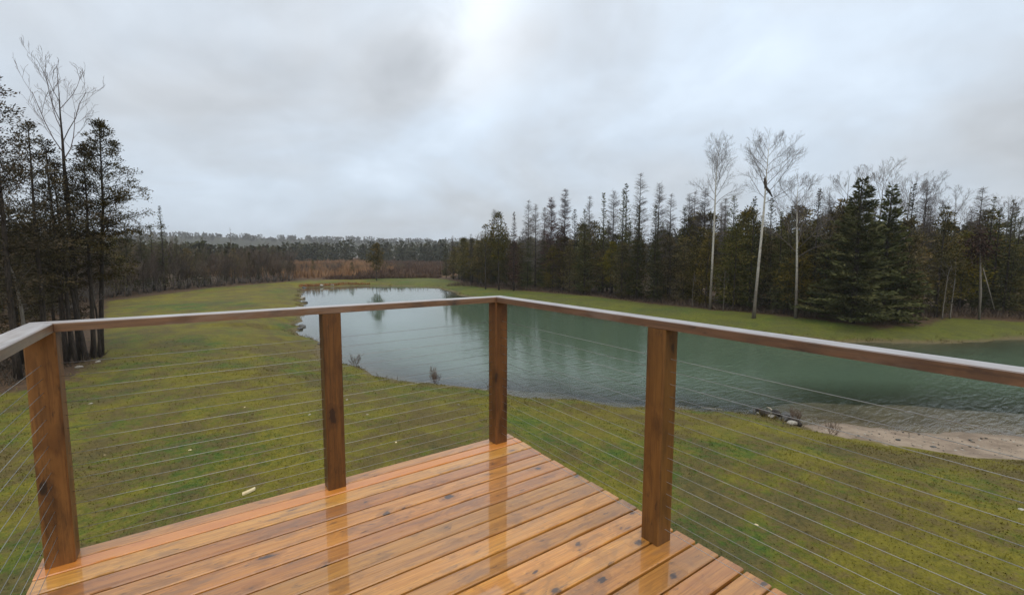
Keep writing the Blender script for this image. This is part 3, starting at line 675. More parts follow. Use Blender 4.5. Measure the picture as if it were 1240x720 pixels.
def proto_pine(h, r, seed):
    """broad dark conifer: long level boughs in tiers, tips lifting, ragged pointed top"""
    g = np.random.default_rng(seed); T = MB(); C = MB()
    T.path([(0, 0, 0), (.05, 0, h*.4), (0, .05, h*.75), (0, 0, h*.98)], [.19, .14, .07, .012], 9)
    B = []; D = []; LN = []; WD = []; TI = []; S0 = []; S1 = []; SR = []
    nl = 34
    for k in range(nl):
        t = (k+.5*g.random())/nl; z0_ = h*(.05+.94*t); nb = 8 if t < .7 else 6
        for j in range(nb):
            a = j*6.283/nb+g.random()*.9+k; L_ = (r*(1-t)**1.0+.12)*(.5+.6*g.random())*(1.25 if g.random() < .15 else 1); el = -.12*(1-t)+.45*t*t+g.normal(0, .08)
            d = np.array([math.cos(a)*math.cos(el), math.sin(a)*math.cos(el), math.sin(el)]); lat = np.array([-d[1], d[0], 0]); z = min(h*.99, z0_+g.normal(0, .16)); o = np.array([0, 0, z]); ti0 = np.clip(.5+g.normal(0, .2), 0, 1)
            S0.append(o); S1.append(o+d*L_); SR.append(.02)
            m = max(6, int(L_*36)); s = .15+.85*g.random(m)**.8; wl = (.09+.26*L_*.5*(1.1-s))*g.normal(0, 1, m)
            P = o+d*(s*L_)[:, None]+lat*wl[:, None]; P[:, 2] += .13*L_*s**2+g.normal(0, .05, m)
            dd = d+lat*np.sign(wl)[:, None]*.6+g.normal(0, .25, (m, 3)); dd[:, 2] += .15
            B.append(P); D.append(dd); LN.append(.18+.2*g.random(m)); WD.append(.07+.07*g.random(m)); TI.append(np.clip(ti0+g.normal(0, .13, m), 0, 1))
    C.leaves(np.concatenate(B), np.concatenate(D), np.concatenate(LN), np.concatenate(WD), np.concatenate(TI), g); C.tubes(S0, S1, SR, .006, 3, .0)
    return T, C
PROTO = {}
def reg(kind, h, tc_, bark, leaf):
    T, C = tc_; PROTO.setdefault(kind, []).append((h, T.mesh(kind+"_trunk", M[bark], True), C.mesh(kind+"_crown", M[leaf])))
for i in range(5): reg('spruce', 10., proto_spruce(10, [1.25, 1.05, 1.5, 1.15, 1.7][i], 100+i), 'darkbark', 'spruce')
for i in range(3): reg('spire', 10., proto_spruce(10, [.8, .68, .9][i], 120+i), 'darkbark', 'spruce')
for i in range(6): reg('cedar', 8., proto_cedar(8, [1.5, 1.8, 1.35, 1.7, 2.0, 1.5][i], 200+i, [.06, .12, .05, .2, .1, .28][i], 1.0, .06, .2, .3, .33, True, 1.5), 'darkbark', 'cedar')
for i in range(5): reg('tamarack', 11., proto_tamarack(11, [1.55, 1.3, 1.7, 1.4, 1.2][i], 300+i, .2, 1.75, .0062), 'darkbark', 'twig')
for i in range(2): reg('redlarch', 11., proto_tamarack(11, [1.6, 1.3][i], 320+i, .12, 2.2, .008), 'darkbark', 'redtwig')
for i in range(4): reg('bare', 10., proto_bare(10, 400+i, .5, 11, .6, (7, 6, 3), .6, 0, .008, .004, .26), 'greybark', 'twig')
for i in range(5): reg('brush', 4.5, proto_brush(4.5, 500+i, [8, 6, 10, 7, 9][i]), 'greybark', 'brushtwig')
reg('pine', 10.6, proto_pine(10.6, 3.3, 600), 'darkbark', 'pine'); reg('pine', 10.6, proto_pine(10.6, 2.9, 601), 'darkbark', 'pine')

CAT = dict(spruce='spruce tree', spire='spruce tree', cedar='cedar tree', tamarack='tamarack tree', redlarch='tamarack tree', bare='bare tree', brush='bush', pine='pine tree')
NAME = dict(spruce='spruce_tree', spire='spruce_tree', cedar='cedar_tree', tamarack='tamarack_tree', redlarch='tamarack_tree', bare='bare_tree', brush='bare_bush', pine='pine_tree')
tr = random.Random(77)
def gz(x, y): return float(height(np.array([x]), np.array([y]))[0])
def plant(kind, x, y, h, label, group=None, i=None, rz=None, wide=1.0):
    P = PROTO[kind]; p = P[tr.randrange(len(P)) if i is None else i]
    s = h/p[0]; e = empty(NAME[kind], (x, y, gz(x, y)-.04), tr.uniform(0, 6.28) if rz is None else rz, s); e.scale = (s*wide, s*wide, s)
    tag(e, label, CAT[kind], group)
    link("trunk", p[1], e); link("crown", p[2], e); return e

# ---- skyline trees across the pond: kind, x, y, height, label
G_SP = "dark spruces crowded in the wood across the pond"; L_SP = "dark narrow spruce crowded among the other trees of the wood across the pond"
G_TA = "leafless tamaracks standing out of the wood across the pond"; L_TA = "leafless grey brown tamarack poking out of the wood across the pond"
G_CE = "olive cedars massed along the wood across the pond"; L_CE = "bushy olive brown cedar massed in the wood edge across the pond"
G_BA = "bare hardwoods behind the wood across the pond"; L_BA = "pale leafless hardwood rising behind the dark conifers across the pond"
SKY = [
('tamarack',42.2,82.2,8.9),('tamarack',42.4,79.8,7.6),('spruce',42.2,85.3,8.6,"low dark spruce at the far end of the pond, leftmost of the right hand wood"),
('tamarack',37.30,66.02,8.56),('tamarack',37.77,59.65,12.22),('tamarack',40.65,54.10,13.41),('tamarack',38.61,49.60,12.26),('tamarack',42.74,52.68,12.39),
('redlarch',39.21,46.86,12.90,"reddish brown bare tamarack, the smaller of the two reddish ones side by side"),('redlarch',39.60,44.58,13.84,"broad reddish brown bare tamarack, taller of the two reddish ones side by side"),
('spruce',41.23,44.19,11.15),('tamarack',41.39,41.70,12.66),('spruce',39.30,40.25,10.92),('spire',40.70,38.39,12.74,"very slim green spruce spire left of the twin tipped pair"),('tamarack',42.83,38.73,13.30),
('spire',39.77,34.49,12.67,"slim spruce spire, lower of a twin tipped pair beside the tallest tamarack"),('spire',40.82,34.88,13.39,"slim spruce spire, higher of a twin tipped pair beside the tallest tamarack"),
('tamarack',40.32,32.49,14.20,"tallest feathery tamarack in the skyline between the deck corner and the birches"),('spruce',38.85,31.37,10.48),
('tamarack',41.07,30.55,12.99,"second tallest feathery tamarack just right of the tallest one"),('spruce',38.77,28.99,10.27),('tamarack',41.78,29.42,11.78),('tamarack',43.16,28.11,11.72),('tamarack',44.72,28.45,12.06),
('tamarack',41.97,25.40,11.93,"grey tamarack standing just behind the leftmost white birch"),('spruce',41.63,27.59,10.07),('tamarack',43.17,23.82,10.88),('spruce',39.44,20.84,10.48,"pointed spruce between the two tall white birches"),
('spruce',38.89,18.73,10.14,"dark spruce top directly beside the trunk of the tallest birch"),('spruce',41.00,18.21,10.16),('spruce',39.36,16.61,8.72),('spruce',38.58,15.36,8.57),
('spire',39.70,13.99,10.30,"slender dark spruce standing alone against the sky left of the big pine"),('tamarack',43.58,14.73,10.21),('spruce',40.82,13.56,8.79),
('bare',43.99,13.63,11.79,"bare rounded hardwood crown showing left of the big pine's tip"),('bare',45.88,11.90,12.12,"bare hardwood crown showing just right of the big pine's tip"),('bare',51.41,11.45,11.56),('bare',55.05,11.19,11.84),
('spire',44.94,9.54,10.65,"black narrow spruce right of the big pine against bare crowns"),('tamarack',47.52,9.30,10.59,"feathery tamarack beside the black narrow spruce right of the big pine"),
('cedar',48.42,8.28,9.00,"tall rounded brown green cedar at the back of the grassy bay right of the pine"),('cedar',41.93,8.70,7.88),('bare',56.01,9.14,10.60),('tamarack',58.62,8.73,9.63),
('tamarack',56.26,7.62,11.27,"tall feathery tamarack near the right edge of the wood"),('spire',54.82,6.65,10.01,"dark spire right beside the tall tamarack at the right end of the wood"),('spire',54.23,6.02,9.09),
('bare',57.62,6.03,10.13,"bare tree with curling limbs above the rightmost spruces"),('spruce',53.78,5.25,8.45),('spruce',55.20,4.91,8.24),('tamarack',57.91,4.37,10.51),('spruce',57.42,3.59,9.78),('spruce',60.21,2.78,10.78)]
for s in SKY:
    k = s[0]; lab = s[4] if len(s) > 4 else None
    sh = dict(spruce=(L_SP, G_SP), spire=(L_SP, G_SP), tamarack=(L_TA, G_TA), bare=(L_BA, G_BA), cedar=(L_CE, G_CE))
    grp = sh[k][1] if k in sh else None
    plant(k, s[1], s[2], s[3], lab or sh[k][0], grp)
plant('pine', 37.85, 10.56, 10.7, "broad dark green pine with level boughs, bulkiest tree of the wood edge", None, 0, .4)
plant('pine', 41.14, 9.75, 10.2, "narrower dark pine close behind and right of the bulkiest pine", None, 1, 1.)
# ---- fill: front row along the wood edge, then the ranks behind
EDGE = [(42.5, 84), (39.2, 74.5), (36.2, 64.5), (35.6, 60), (36.0, 53), (37.6, 45), (38.6, 39), (38.2, 31), (37.9, 25), (37.4, 20.9), (38.4, 18.5), (38.2, 12.4), (39.2, 9.6), (43, 8.8), (48.5, 8.8), (52.8, 4.8), (58, -1), (66, -7), (76, -14)]
def along(poly, step):
    out = []
    for (ax_, ay_), (bx_, by_) in zip(poly, poly[1:]):
        d_ = math.hypot(bx_-ax_, by_-ay_); n = max(1, int(d_/step))
        for i in range(n): t = (i+.5)/n; out.append((ax_+(bx_-ax_)*t, ay_+(by_-ay_)*t, (by_-ay_)/d_, -(bx_-ax_)/d_))
    return out
for x, y_, nx, ny in along(EDGE, 1.35):
    b = tr.uniform(.2, 2.6)
    x_, yy = (x-nx*b, y_-ny*b); far = y_ > 44
    k = 'cedar' if tr.random() < .8 else 'spruce'
    plant(k, x_, yy, tr.uniform(5.4, 8.2) if not far else tr.uniform(6, 8.4), L_CE if k == 'cedar' else L_SP, G_CE if k == 'cedar' else G_SP, wide=tr.uniform(.95, 1.3))
for step, off, lo, hi in ((1.75, 4.2, 7.6, 9.6), (2.1, 7.5, 8, 10.2), (2.7, 12, 8, 10.2)):
    for x, y_, nx, ny in along(EDGE, step):
        b = off+tr.uniform(-1.3, 1.3); u = tr.random(); k = 'cedar' if u < .42 else 'spruce' if u < .9 else 'tamarack'; hf = .85 if y_ > 50 else 1.0
        plant(k, x-nx*b+tr.uniform(-.7, .7), y_-ny*b+tr.uniform(-.7, .7), hf*tr.uniform(lo, hi)*(1.12 if k == 'tamarack' else 1), dict(cedar=L_CE, spruce=L_SP, tamarack=L_TA)[k], dict(cedar=G_CE, spruce=G_SP, tamarack=G_TA)[k], wide=tr.uniform(1.0, 1.3))
# ---- singular trees of that wood
def single(name, cat, label, x, y_, tc_, bark, leaf, rz=0., tilt=0.):
    T, C = tc_; e = empty(name, (x, y_, gz(x, y_)-.05), rz); tag(e, label, cat)
    if tilt: e.rotation_euler = (Vector((0, 0, 1)).rotation_difference(Vector((RT[0]*tilt, RT[1]*tilt, 1)).normalized())).to_euler()
    link("trunk", T.mesh("trunk", M[bark], True), e); link("crown", C.mesh("crown", M[leaf]), e); return e
single("birch_tree", "birch tree", "tall white birch with bare oval crown, leftmost of the three birches", 36.9, 21.25, proto_bare(15.5, 701, .60, 15, .50, (8, 6, 3), .5, .0, .0072, .0036, .165), 'birch', 'twig')
b2 = single("birch_tree", "birch tree", "tallest white birch with wide bare crown and a dark broken limb", 34.35, 15.95, proto_bare(14.4, 702, .62, 16, .58, (8, 6, 3), .5, .04, .0082, .0036, .19), 'birch', 'twig', R(-35))
f = MB(); f.path([(.30, 0, 10.55), (.42, .03, 10.15), (.62, -.05, 9.9), (.95, 0, 9.45)], [.04, .12, .1, .03], 6); f.path([(.28, 0, 10.9), (.36, .05, 10.5), (.5, .1, 10.05)], [.05, .12, .05], 6); link("broken_limb", f.mesh("broken_limb", M['darkbark'], True), b2)
single("birch_tree", "birch tree", "leaning white birch with arching side limbs, right of the tallest birch", 36.7, 13.9, proto_bare(11.0, 703, .42, 17, .62, (8, 6, 3), .5, -.055, .0095, .0036, .25), 'birch', 'twig', R(-38))
single("snag_tree", "dead tree", "thin dark snag with a ragged tuft at the left end of the wood", 33.03, 54.21, proto_cedar(9.6, .75, 711, .5, .55, .45, .24, .4, .25), 'darkbark', 'cedar')
single("birch_tree", "birch tree", "small pale bent birch trunk left of the thin dark snag", 37.4, 62.8, proto_bare(8.4, 712, .72, 6, .5, (4, 3, 2), 1., -.05, .009, .007, .2), 'palebark', 'twig', R(-35))
single("cedar_tree", "cedar tree", "open crowned cedar with clumpy top and bare lower trunk, beside the snag", 33.85, 51.94, proto_cedar(11, 1.55, 713, .42, 1.0, .3, .3, .55, .34), 'darkbark', 'cedar')
single("spruce_tree", "dead tree", "slim conifer with rusty brown dead needles beside the open crowned cedar", 34.91, 49.75, proto_spruce(11, .95, 714, .12), 'darkbark', 'brown')
def dead_tree():
    g = np.random.default_rng(5); T = MB(); T.path([(0, 0, 0), (-.1, 0, 2.2), (-.25, .1, 4.5), (-.5, .1, 6.6)], [.09, .08, .06, .03], 7); T.path([(.9, -.3, .9), (.4, -.2, 2.4), (-.1, 0, 4.2)], [.03, .035, .03], 5)
    C = MB(); o = g.normal(0, 1, (900, 3))*np.array([.42, .42, .62])+np.array([-.45, .1, 5.9]); C.leaves(o, g.normal(0, 1, (900, 3))-np.array([0, 0, .6]), .28, .1, np.clip(g.normal(.45, .2, 900), 0, 1), g); return T, C
single("dead_tree", "dead tree", "pale leaning trunk topped by a rusty dead clump near the right edge", 50.0, 6.0, dead_tree(), 'palebark', 'brown', R(-30))
for (x, y_, h, ln_, lab) in ((47.6, 7.7, 4.6, .04, "pale slim bare trunk at the grassy bay, left of a pair"), (48.4, 7.4, 5.0, .05, "pale slim bare trunk at the grassy bay, right of a pair"), (36.6, 19.8, 3.6, .02, "thin grey sapling beside the foot of the leftmost birch"), (36.8, 23.0, 3.3, .0, "thin grey sapling left of the leftmost birch at the lawn edge")):
    single("sapling", "sapling", lab, x, y_, proto_bare(h, int(h*100), .6, 4, .5, (3, 2), 1., ln_, .009, .006, .22, 2), 'palebark' if h > 4 else 'greybark', 'twig')

# ---- stand of cedars at the left
single("cedar_tree", "cedar tree", "tall cedar at the right end of the left stand, trunk bare below", -5.22, 24.27, proto_cedar(10.25, 2.25, 801, .34, 1.75, .12, .095, .32, .17, True, 2.8, 1.05), 'darkbark', 'cedarnear', 0, .085)
single("cedar_tree", "cedar tree", "slim cedar with thin trunk just left of the end cedar", -5.35, 23.55, proto_cedar(8.9, 1.2, 802, .45, 1.1, .2, .095, .4, .18, True, 2.4, 1.05), 'darkbark', 'cedarnear', 0, .05)
single("bare_tree", "bare tree", "tallest leafless tree of the left stand with upswept forked limbs", -5.72, 23.25, proto_bare(11.75, 803, .68, 7, .36, (4, 4, 2), .8, 0., .0095, .0042, .19), 'darkbark', 'twig', 1.0)
LEFT = [(-6.05,22.7,8.9,1.25,.34,"shaggy cedar with leaning trunk left of the tall leafless tree"),(-6.45,21.9,9.3,1.6,.3,"high dense cedar second from the left edge"),(-6.9,20.4,10.9,1.9,.25,"densest cedar at the left edge, cut by the frame"),
 (-6.2,24.6,8.4,1.5,.2,"dim cedar behind the gap left of the tall leafless tree"),(-7.6,23.9,9.2,1.9,.12,"dark cedar deep in the left stand behind the shaggy cedar"),(-8.3,22.4,9.6,2.0,.1,"dark cedar deep in the left stand behind the leftmost trunks"),
 (-9.6,26.6,8.8,2.1,.08,"low skirted cedar at the back of the left stand"),(-7.4,28.4,7.2,1.8,.06,"small bushy cedar behind the end cedar's trunk"),(-10.6,23.6,9.6,2.1,.08,None),(-9.2,20.3,10.2,2.1,.1,None),(-11.8,29.8,8.4,2.2,.05,None),(-9.4,31.5,7.0,2.0,.05,None),(-8.6,36.5,6.6,1.8,.05,None),(-10.2,40.0,7.2,1.9,.05,None),(-12.5,20.0,10,2.2,.1,None)]
for i, (x, y_, h, r_, z0, lab) in enumerate(LEFT):
    e = single("cedar_tree", "cedar tree", lab or "shadowy cedar filling the depth of the left stand", x, y_, proto_cedar(h, r_, 820+i, z0, 1.25 if i < 6 else 1.0, .16, .1, .33, .22, True, 2.3, 1.05), 'darkbark', 'cedarnear', i*1.1)
    if lab is None: e["group"] = "cedars in the depth of the left stand"
for i, (x, y_, h, lab) in enumerate(((-5.75, 22.6, 5.2, "thin leaning dead trunk at the front of the left stand"), (-5.5, 23.0, 6.0, "thin dead trunk leaning left beside the tall leafless tree"), (-6.75, 21.3, 5.4, "greyish broken trunk near the left edge of the stand"), (-5.15, 23.75, 4.2, "short thin dead stem close to the end cedar"))):
    single("dead_tree", "dead tree", lab, x, y_, proto_bare(h, 850+i, .55, 7, .8, (3, 2), .2, (-.1, -.12, -.06, -.04)[i], .013, .006, .13, 2), ('darkbark', 'darkbark', 'palebark', 'darkbark')[i], 'twig', R(-35))

# ---- wood edge beyond the left lawn: brush and small conifers
LSP = [('spire',-5.13,75.00,11.3,"tallest pointed spruce beyond the left lawn"),('spruce',-6.40,76.56,8.91,"spruce just left of the tallest pointed spruce beyond the left lawn"),('spruce',-7.16,72.02,8.92,None),('spruce',-3.74,78.59,7.62,"short dark spruce right of the tallest pointed spruce beyond the left lawn"),
 ('spruce',-.50,83.40,7.6,"lone dark spruce tip among grey brush beyond the left lawn"),('spruce',2.73,90.40,6.90,None),('spruce',-8.36,69.35,8.50,None),('cedar',-9.3,67.43,6.98,None),('spruce',6.10,96.05,6.44,None),('spruce',8.68,100.39,6.33,None),('cedar',10.53,94.93,5.30,"rounded cedar where the left brush meets the reeds"),('cedar',-2.59,78.50,5.84,"olive cedar low in the brush beyond the left lawn")]
G_LC = "small conifers in the brush beyond the left lawn"
for k, x, y_, h, lab in LSP: plant(k, x, y_, h, lab or "small dark conifer tucked in the brush beyond the left lawn", G_LC if lab is None else None)
LEDGE = [(-9.6, 44), (-10.6, 54), (-10.3, 62), (-6.5, 70.5), (-1.5, 78.5), (4, 83.5), (10.5, 88.5), (15, 93.5)]
G_BR = "bare brush along the lawn beyond the left stand"
for step, off, lo, hi in ((1.3, -.4, 2.6, 4.4), (1.5, -2.2, 3.8, 5.6), (1.8, -5, 4.6, 6.6), (2.3, -9, 5, 7.2)):
    for x, y_, nx, ny in along(LEDGE, step):
        b = off+tr.uniform(-.7, .7); plant('brush', x+nx*b, y_+ny*b, tr.uniform(lo, hi), "grey brown leafless brush crowding the edge beyond the left lawn", G_BR, wide=tr.uniform(.8, 1.15))
for step, off in ((3.2, -4), (3.0, -12), (3.5, -20)):
    for x, y_, nx, ny in along(LEDGE, step):
        b = off+tr.uniform(-2, 2); k = 'cedar' if tr.random() < .5 else 'spruce'
        plant(k, x+nx*b, y_+ny*b, tr.uniform(4.6, 6.4)+max(0, min(2.4, (82-y_)*.12)), "small dark conifer tucked in the brush beyond the left lawn", G_LC)
T = MB(); T.path([(0, 0, 0), (.1, 0, 4), (.05, .1, 10)], [.12, .08, .02], 6); C = MB(); g_ = np.random.default_rng(3)
z_ = 3+6.6*g_.random(22); a_ = g_.random(22)*6.28; P0 = np.column_stack([z_*0+.06, z_*0+.04, z_]); P1 = P0+np.column_stack([np.cos(a_), np.sin(a_), .35+z_*0])*(.35+.9*g_.random(22))[:, None]; C.tubes(P0, P1, .02, .008, 3, .2)
single("snag_tree", "dead tree", "needle thin dead snag sticking up from the distant brush", 4.08, 99.3, (T, C), 'greybark', 'twig')

# ---- lone tree at the head of the pond, little pool, reeds, far wood
single("lone_tree", "cedar tree", "lone oval cedar at the far head of the pond, reflected in it", 28.0, 87.6, proto_cedar(7.4, 1.55, 901, .3, 1.3, .22, .34, .45, .36), 'darkbark', 'cedar')
def scatter_poly(poly, n, g):
    P = np.array(poly); lo, hi = P.min(0), P.max(0); out = np.zeros((0, 2))
    while len(out) < n:
        q = lo+(hi-lo)*g.random((n*2, 2)); out = np.concatenate([out, q[sdist(poly, q[:, 0], q[:, 1]) < 0]])
    return out[:n]
def tufts(name, poly, n, hh, wd, mat, seed, lean=.25, ang=True):
    g = np.random.default_rng(seed); p = scatter_poly(poly, n, g); z = height(p[:, 0], p[:, 1]); b = MB()
    D = np.column_stack([g.normal(0, lean, n), g.normal(0, lean, n), np.ones(n)]); pat = fbm(p[:, 0]*.08, p[:, 1]*.08, seed, 3)
    b.leaves(np.column_stack([p, z-.05]), D, hh*(.45+.75*g.random(n))*(.4+1.1*pat), wd*(.6+.8*g.random(n)), np.clip(pat+g.normal(0, .18, n), 0, 1), g)
    return tag(link(name, b.mesh(name, M[mat])), kind="stuff")
tufts("reeds", [(4, 108), (14.5, 97.5), (22, 96.5), (29, 99), (36, 104), (52, 135), (86, 268), (60, 300), (20, 260), (-14, 180)], 36000, 1.8, .26, 'reed', 1, .3)
tufts("brushwood", [(26, 98.5), (40, 93), (46, 92), (60, 112), (104, 190), (110, 250), (90, 275), (42, 120)], 22000, 1.85, .22, 'maroon', 2, .5)
tufts("undergrowth", [(19, 93.6), (23, 91.2), (36, 88.4), (40.5, 86), (43, 89), (36, 92.4), (24, 95.6)], 3500, 1.0, .12, 'maroon', 3, .6)
tufts("bank_grass", [(12.6, 81.0), (16.5, 80.2), (20.5, 81.2), (24, 79.6), (24.4, 80.3), (20.6, 82.2), (16.6, 81.2), (12.9, 82)], 900, .55, .07, 'reed', 4, .5)
tufts("wood_undergrowth", [(32.6, 66.5), (34.0, 60), (35.4, 53), (37.0, 45), (38.0, 39), (37.6, 31), (37.2, 25), (36.7, 20.5), (37.7, 18.3), (37.4, 12.2), (38.6, 9), (43, 8.2), (48.5, 8.2), (52.4, 4.3), (58, -2), (62, -3), (54, 8), (50, 12), (42, 13), (41, 25), (42, 40), (39, 55), (36, 67)], 9000, .75, .05, 'brushtwig', 5, .6)
tufts("stand_undergrowth", [(-5.0, 24.4), (-5.2, 22.6), (-6.4, 20.2), (-8, 17.8), (-14, 16), (-16, 30), (-9, 34), (-7, 27)], 5000, .4, .035, 'brushtwig', 6, .8)
def shore_tufts():
    g = np.random.default_rng(41); n = 60000; x = g.uniform(0, 60, n); y_ = g.uniform(-10, 84, n); d = pond_sd(x, y_); k = (d > .02) & (d < .75) & (fbm(x*.9, y_*.9, 71, 3) > .5) & (sdist(SAND, x, y_) > .1); x = x[k]; y_ = y_[k]; n = len(x)
    m = 7; x = np.repeat(x, m)+g.normal(0, .09, n*m); y_ = np.repeat(y_, m)+g.normal(0, .09, n*m); n *= m
    b = MB(); b.leaves(np.column_stack([x, y_, height(x, y_)-.02]), np.column_stack([g.normal(0, .6, n), g.normal(0, .6, n), np.ones(n)]), .1+.22*g.random(n)**2, .012+.012*g.random(n), np.clip(g.normal(.35, .25, n), 0, 1), g)
    return tag(link("shore_grass", b.mesh("shore_grass", M['shoregrass'])), kind="stuff")
shore_tufts()
def pebbles():
    g = np.random.default_rng(43); b = MB(); ico = rock_mesh(50, M['rockdark'], .55, 1); V0 = np.array([v.co[:] for v in ico.vertices]); T0 = np.array([p.vertices[:] for p in ico.polygons])
    p = scatter_poly([(13.5, 5.2), (15.6, 3.3), (17, 1.8), (21, -3), (19.8, -4.2), (15.2, .2), (14, 2.2), (13.6, 4)], 420, g)
    for q in p:
        s = .025+.07*g.random()**3; b.add(V0*s+np.array([q[0], q[1], gz(q[0], q[1])+s*.1]), None, T0, g.random())
    return tag(link("pebbles", b.mesh("pebbles", M['pebble'])), kind="stuff")
for i in range(46):
    x, y_ = tr.uniform(4, 46), tr.uniform(97, 128); y_ += (46-x)*.12
    if i < 38: plant('brush', x, y_, tr.uniform(1.8, 3.2), "low leafless bush scattered in the russet rough beyond the pond", "bushes scattered in the rough beyond the pond", wide=1.3)
    else: plant('cedar', x, y_+4, tr.uniform(2.6, 4.4), "little conifer standing in the russet rough beyond the pond", "little conifers in the rough beyond the pond")
def far_wood():
    g = np.random.default_rng(9); b = MB(); n = 2000
    az = g.uniform(R(-55), R(150), n); D = 240+95*g.random(n)**1.2
    D = np.where((az < R(8)) , 140+120*g.random(n), D); D = np.where(az > R(52), 130+120*g.random(n), D)
    x = CAM[0]+D*np.sin(az); y_ = CAM[1]+D*np.cos(az); z = height(x, y_); h = (8.2+4.8*g.random(n)**1.3)*(.85+.4*fbm(az*14, az*0, 3, 2)); wst = az < R(8); con = g.random(n) < np.where(wst, .3, .6); h = np.where(wst, h*.68, h)
    for i in range(n):
        m = 54; t = g.random(m); a = g.random(m)*6.28
        rr_ = (h[i]*.17*(1-t)**.8 if con[i] else h[i]*.2*np.sin(np.clip(t*2.6+.35, 0, 3.1)))*np.sqrt(g.random(m))
        B = np.column_stack([x[i]+rr_*np.cos(a), y_[i]+rr_*np.sin(a), z[i]+h[i]*t*.95])
        Dd = np.column_stack([np.cos(a), np.sin(a), g.normal(.1 if con[i] else .9, .4, m)])
        b.leaves(B, Dd, (1.9 if con[i] else 1.5), (1.1 if con[i] else .8), np.clip((.28 if con[i] else .5)+g.normal(0, .14, m), 0, 1), g)
        b.tubes([(x[i], y_[i], z[i]-.1)], [(x[i], y_[i], z[i]+h[i])], .1, .02, 3, .4)
    return tag(link("woodland", b.mesh("woodland", M['farwood'])), kind="stuff")
far_wood()
def hill_wood():
    g = np.random.default_rng(19); b = MB(); n = 2600; m = 26
    for i in range(n):
        a_ = g.integers(2, 5); j = g.integers(0, 339); f_ = g.random(); P = RV[a_][j]*(1-f_)+RV[a_][j+1]*f_; P = P*(1+g.normal(0, .02)); h = 5+4*g.random()
        t = g.random(m); aa = g.random(m)*6.28; rr_ = h*.32*np.sin(np.clip(t*2.4+.5, 0, 3.1))
        B = np.column_stack([P[0]+rr_*np.cos(aa), P[1]+rr_*np.sin(aa), P[2]-.5+h*t*.9]); b.leaves(B, np.column_stack([np.cos(aa), np.sin(aa), g.normal(.6, .5, m)]), 3.4, 2.2, np.clip(g.normal(.3, .15, m), 0, 1), g)
    return tag(link("hillside_woodland", b.mesh("hillside_woodland", M['farwood'])), kind="stuff")
hill_wood()

# ------------------------------------------------------------------ stones, logs, twigs, chips
def rock_mesh(seed, mat, flat=.6, sub=2):
    import bmesh
    bm = bmesh.new(); bmesh.ops.create_icosphere(bm, subdivisions=sub, radius=.5); g = np.random.default_rng(seed); o = g.random(3)*50
    for v in bm.verts:
        p = v.co; k = 1+.55*(vnoise(p.x*2+o[0], p.y*2+p.z*1.7+o[1], seed)-.5)+.25*(vnoise(p.x*5+o[1], p.z*5+p.y*3+o[2], seed+3)-.5)
        v.co = Vector((p.x*k*1.2, p.y*k*.9, p.z*k*flat))
    me = bpy.data.meshes.new("stone"); bm.to_mesh(me); bm.free(); me.materials.append(mat); return me
pebbles()
RP = [rock_mesh(i, M['rockpale']) for i in range(4)]; RD = [rock_mesh(10+i, M['rockdark']) for i in range(4)]; RC = rock_mesh(30, M['chip'], .3)
def stone(name, cat, label, x, y_, s, me, up=.12, group=None, rz=None, st=(1, 1, 1)):
    o = link(name, me); o.location = (x, y_, gz(x, y_)+s*up*st[2]); o.scale = (s*st[0], s*st[1], s*st[2]); o.rotation_euler = (tr.uniform(-.2, .2), tr.uniform(-.2, .2), tr.uniform(0, 6.28) if rz is None else rz)
    return tag(o, label, cat, group)
_b = MB(); _b.add([(-.13,-.035,0),(.1,-.045,0),(.14,.02,0),(-.1,.04,0),(-.125,-.03,.03),(.095,-.04,.035),(.13,.018,.028),(-.095,.035,.034)], [(0,3,2,1),(4,5,6,7),(0,1,5,4),(1,2,6,5),(2,3,7,6),(3,0,4,7)])
_o = link("wood_chip", _b.mesh("wood_chip", M['chip'])); _o.location = (-.97, 7.01, gz(-.97, 7.01)+.01); _o.rotation_euler = (.08, -.1, R(22)); tag(_o, "cream coloured offcut of wood lying on the grass by the deck edge", "wood chip")
for x, y_, s, lab in ((-4.32,15.46,.17,"pale chip on the lawn nearest the left stand"),(.81,10.8,.13,"pale chip on the lawn behind the second post"),(-3.43,10.71,.09,"tiny pale chip on the left lawn, lower of two in line"),(-1.88,9.88,.1,"tiny pale chip in the middle of the left railing bay"),
  (-3.57,8.44,.08,"small pale chip beside the near left post"),(2.14,12.05,.13,"pale chip nearest the water between the two middle posts"),(2.18,10.09,.12,"bright chip in the centre of the grass between the two middle posts"),(2.11,7.66,.1,"small chip just beyond the deck between the two middle posts"),
  (4.84,9.69,.13,"buff chip on the lawn left of the corner post"),(5.87,1.16,.11,"yellowish leaf like chip on the brown lawn right of the right post"),(10.23,-1.26,.16,"pale chip at the right edge of the lawn"),(3.9,1.0,.07,"tiny white chip close to the deck's right side"),(-.6,12.6,.09,"tiny pale chip beyond the middle of the left lawn")):
    stone("wood_chip", "wood chip", lab, x, y_, s*.5, RC if s < .12 else RP[int(s*100) % 4], .05)
stone("stone", "stone", "pale stone in the leaf litter at the foot of the left stand", -5.5, 21.5, .22, RP[0])
stone("stone", "stone", "smaller buff stone in the leaf litter by the left stand", -5.05, 22.3, .16, RP[1])
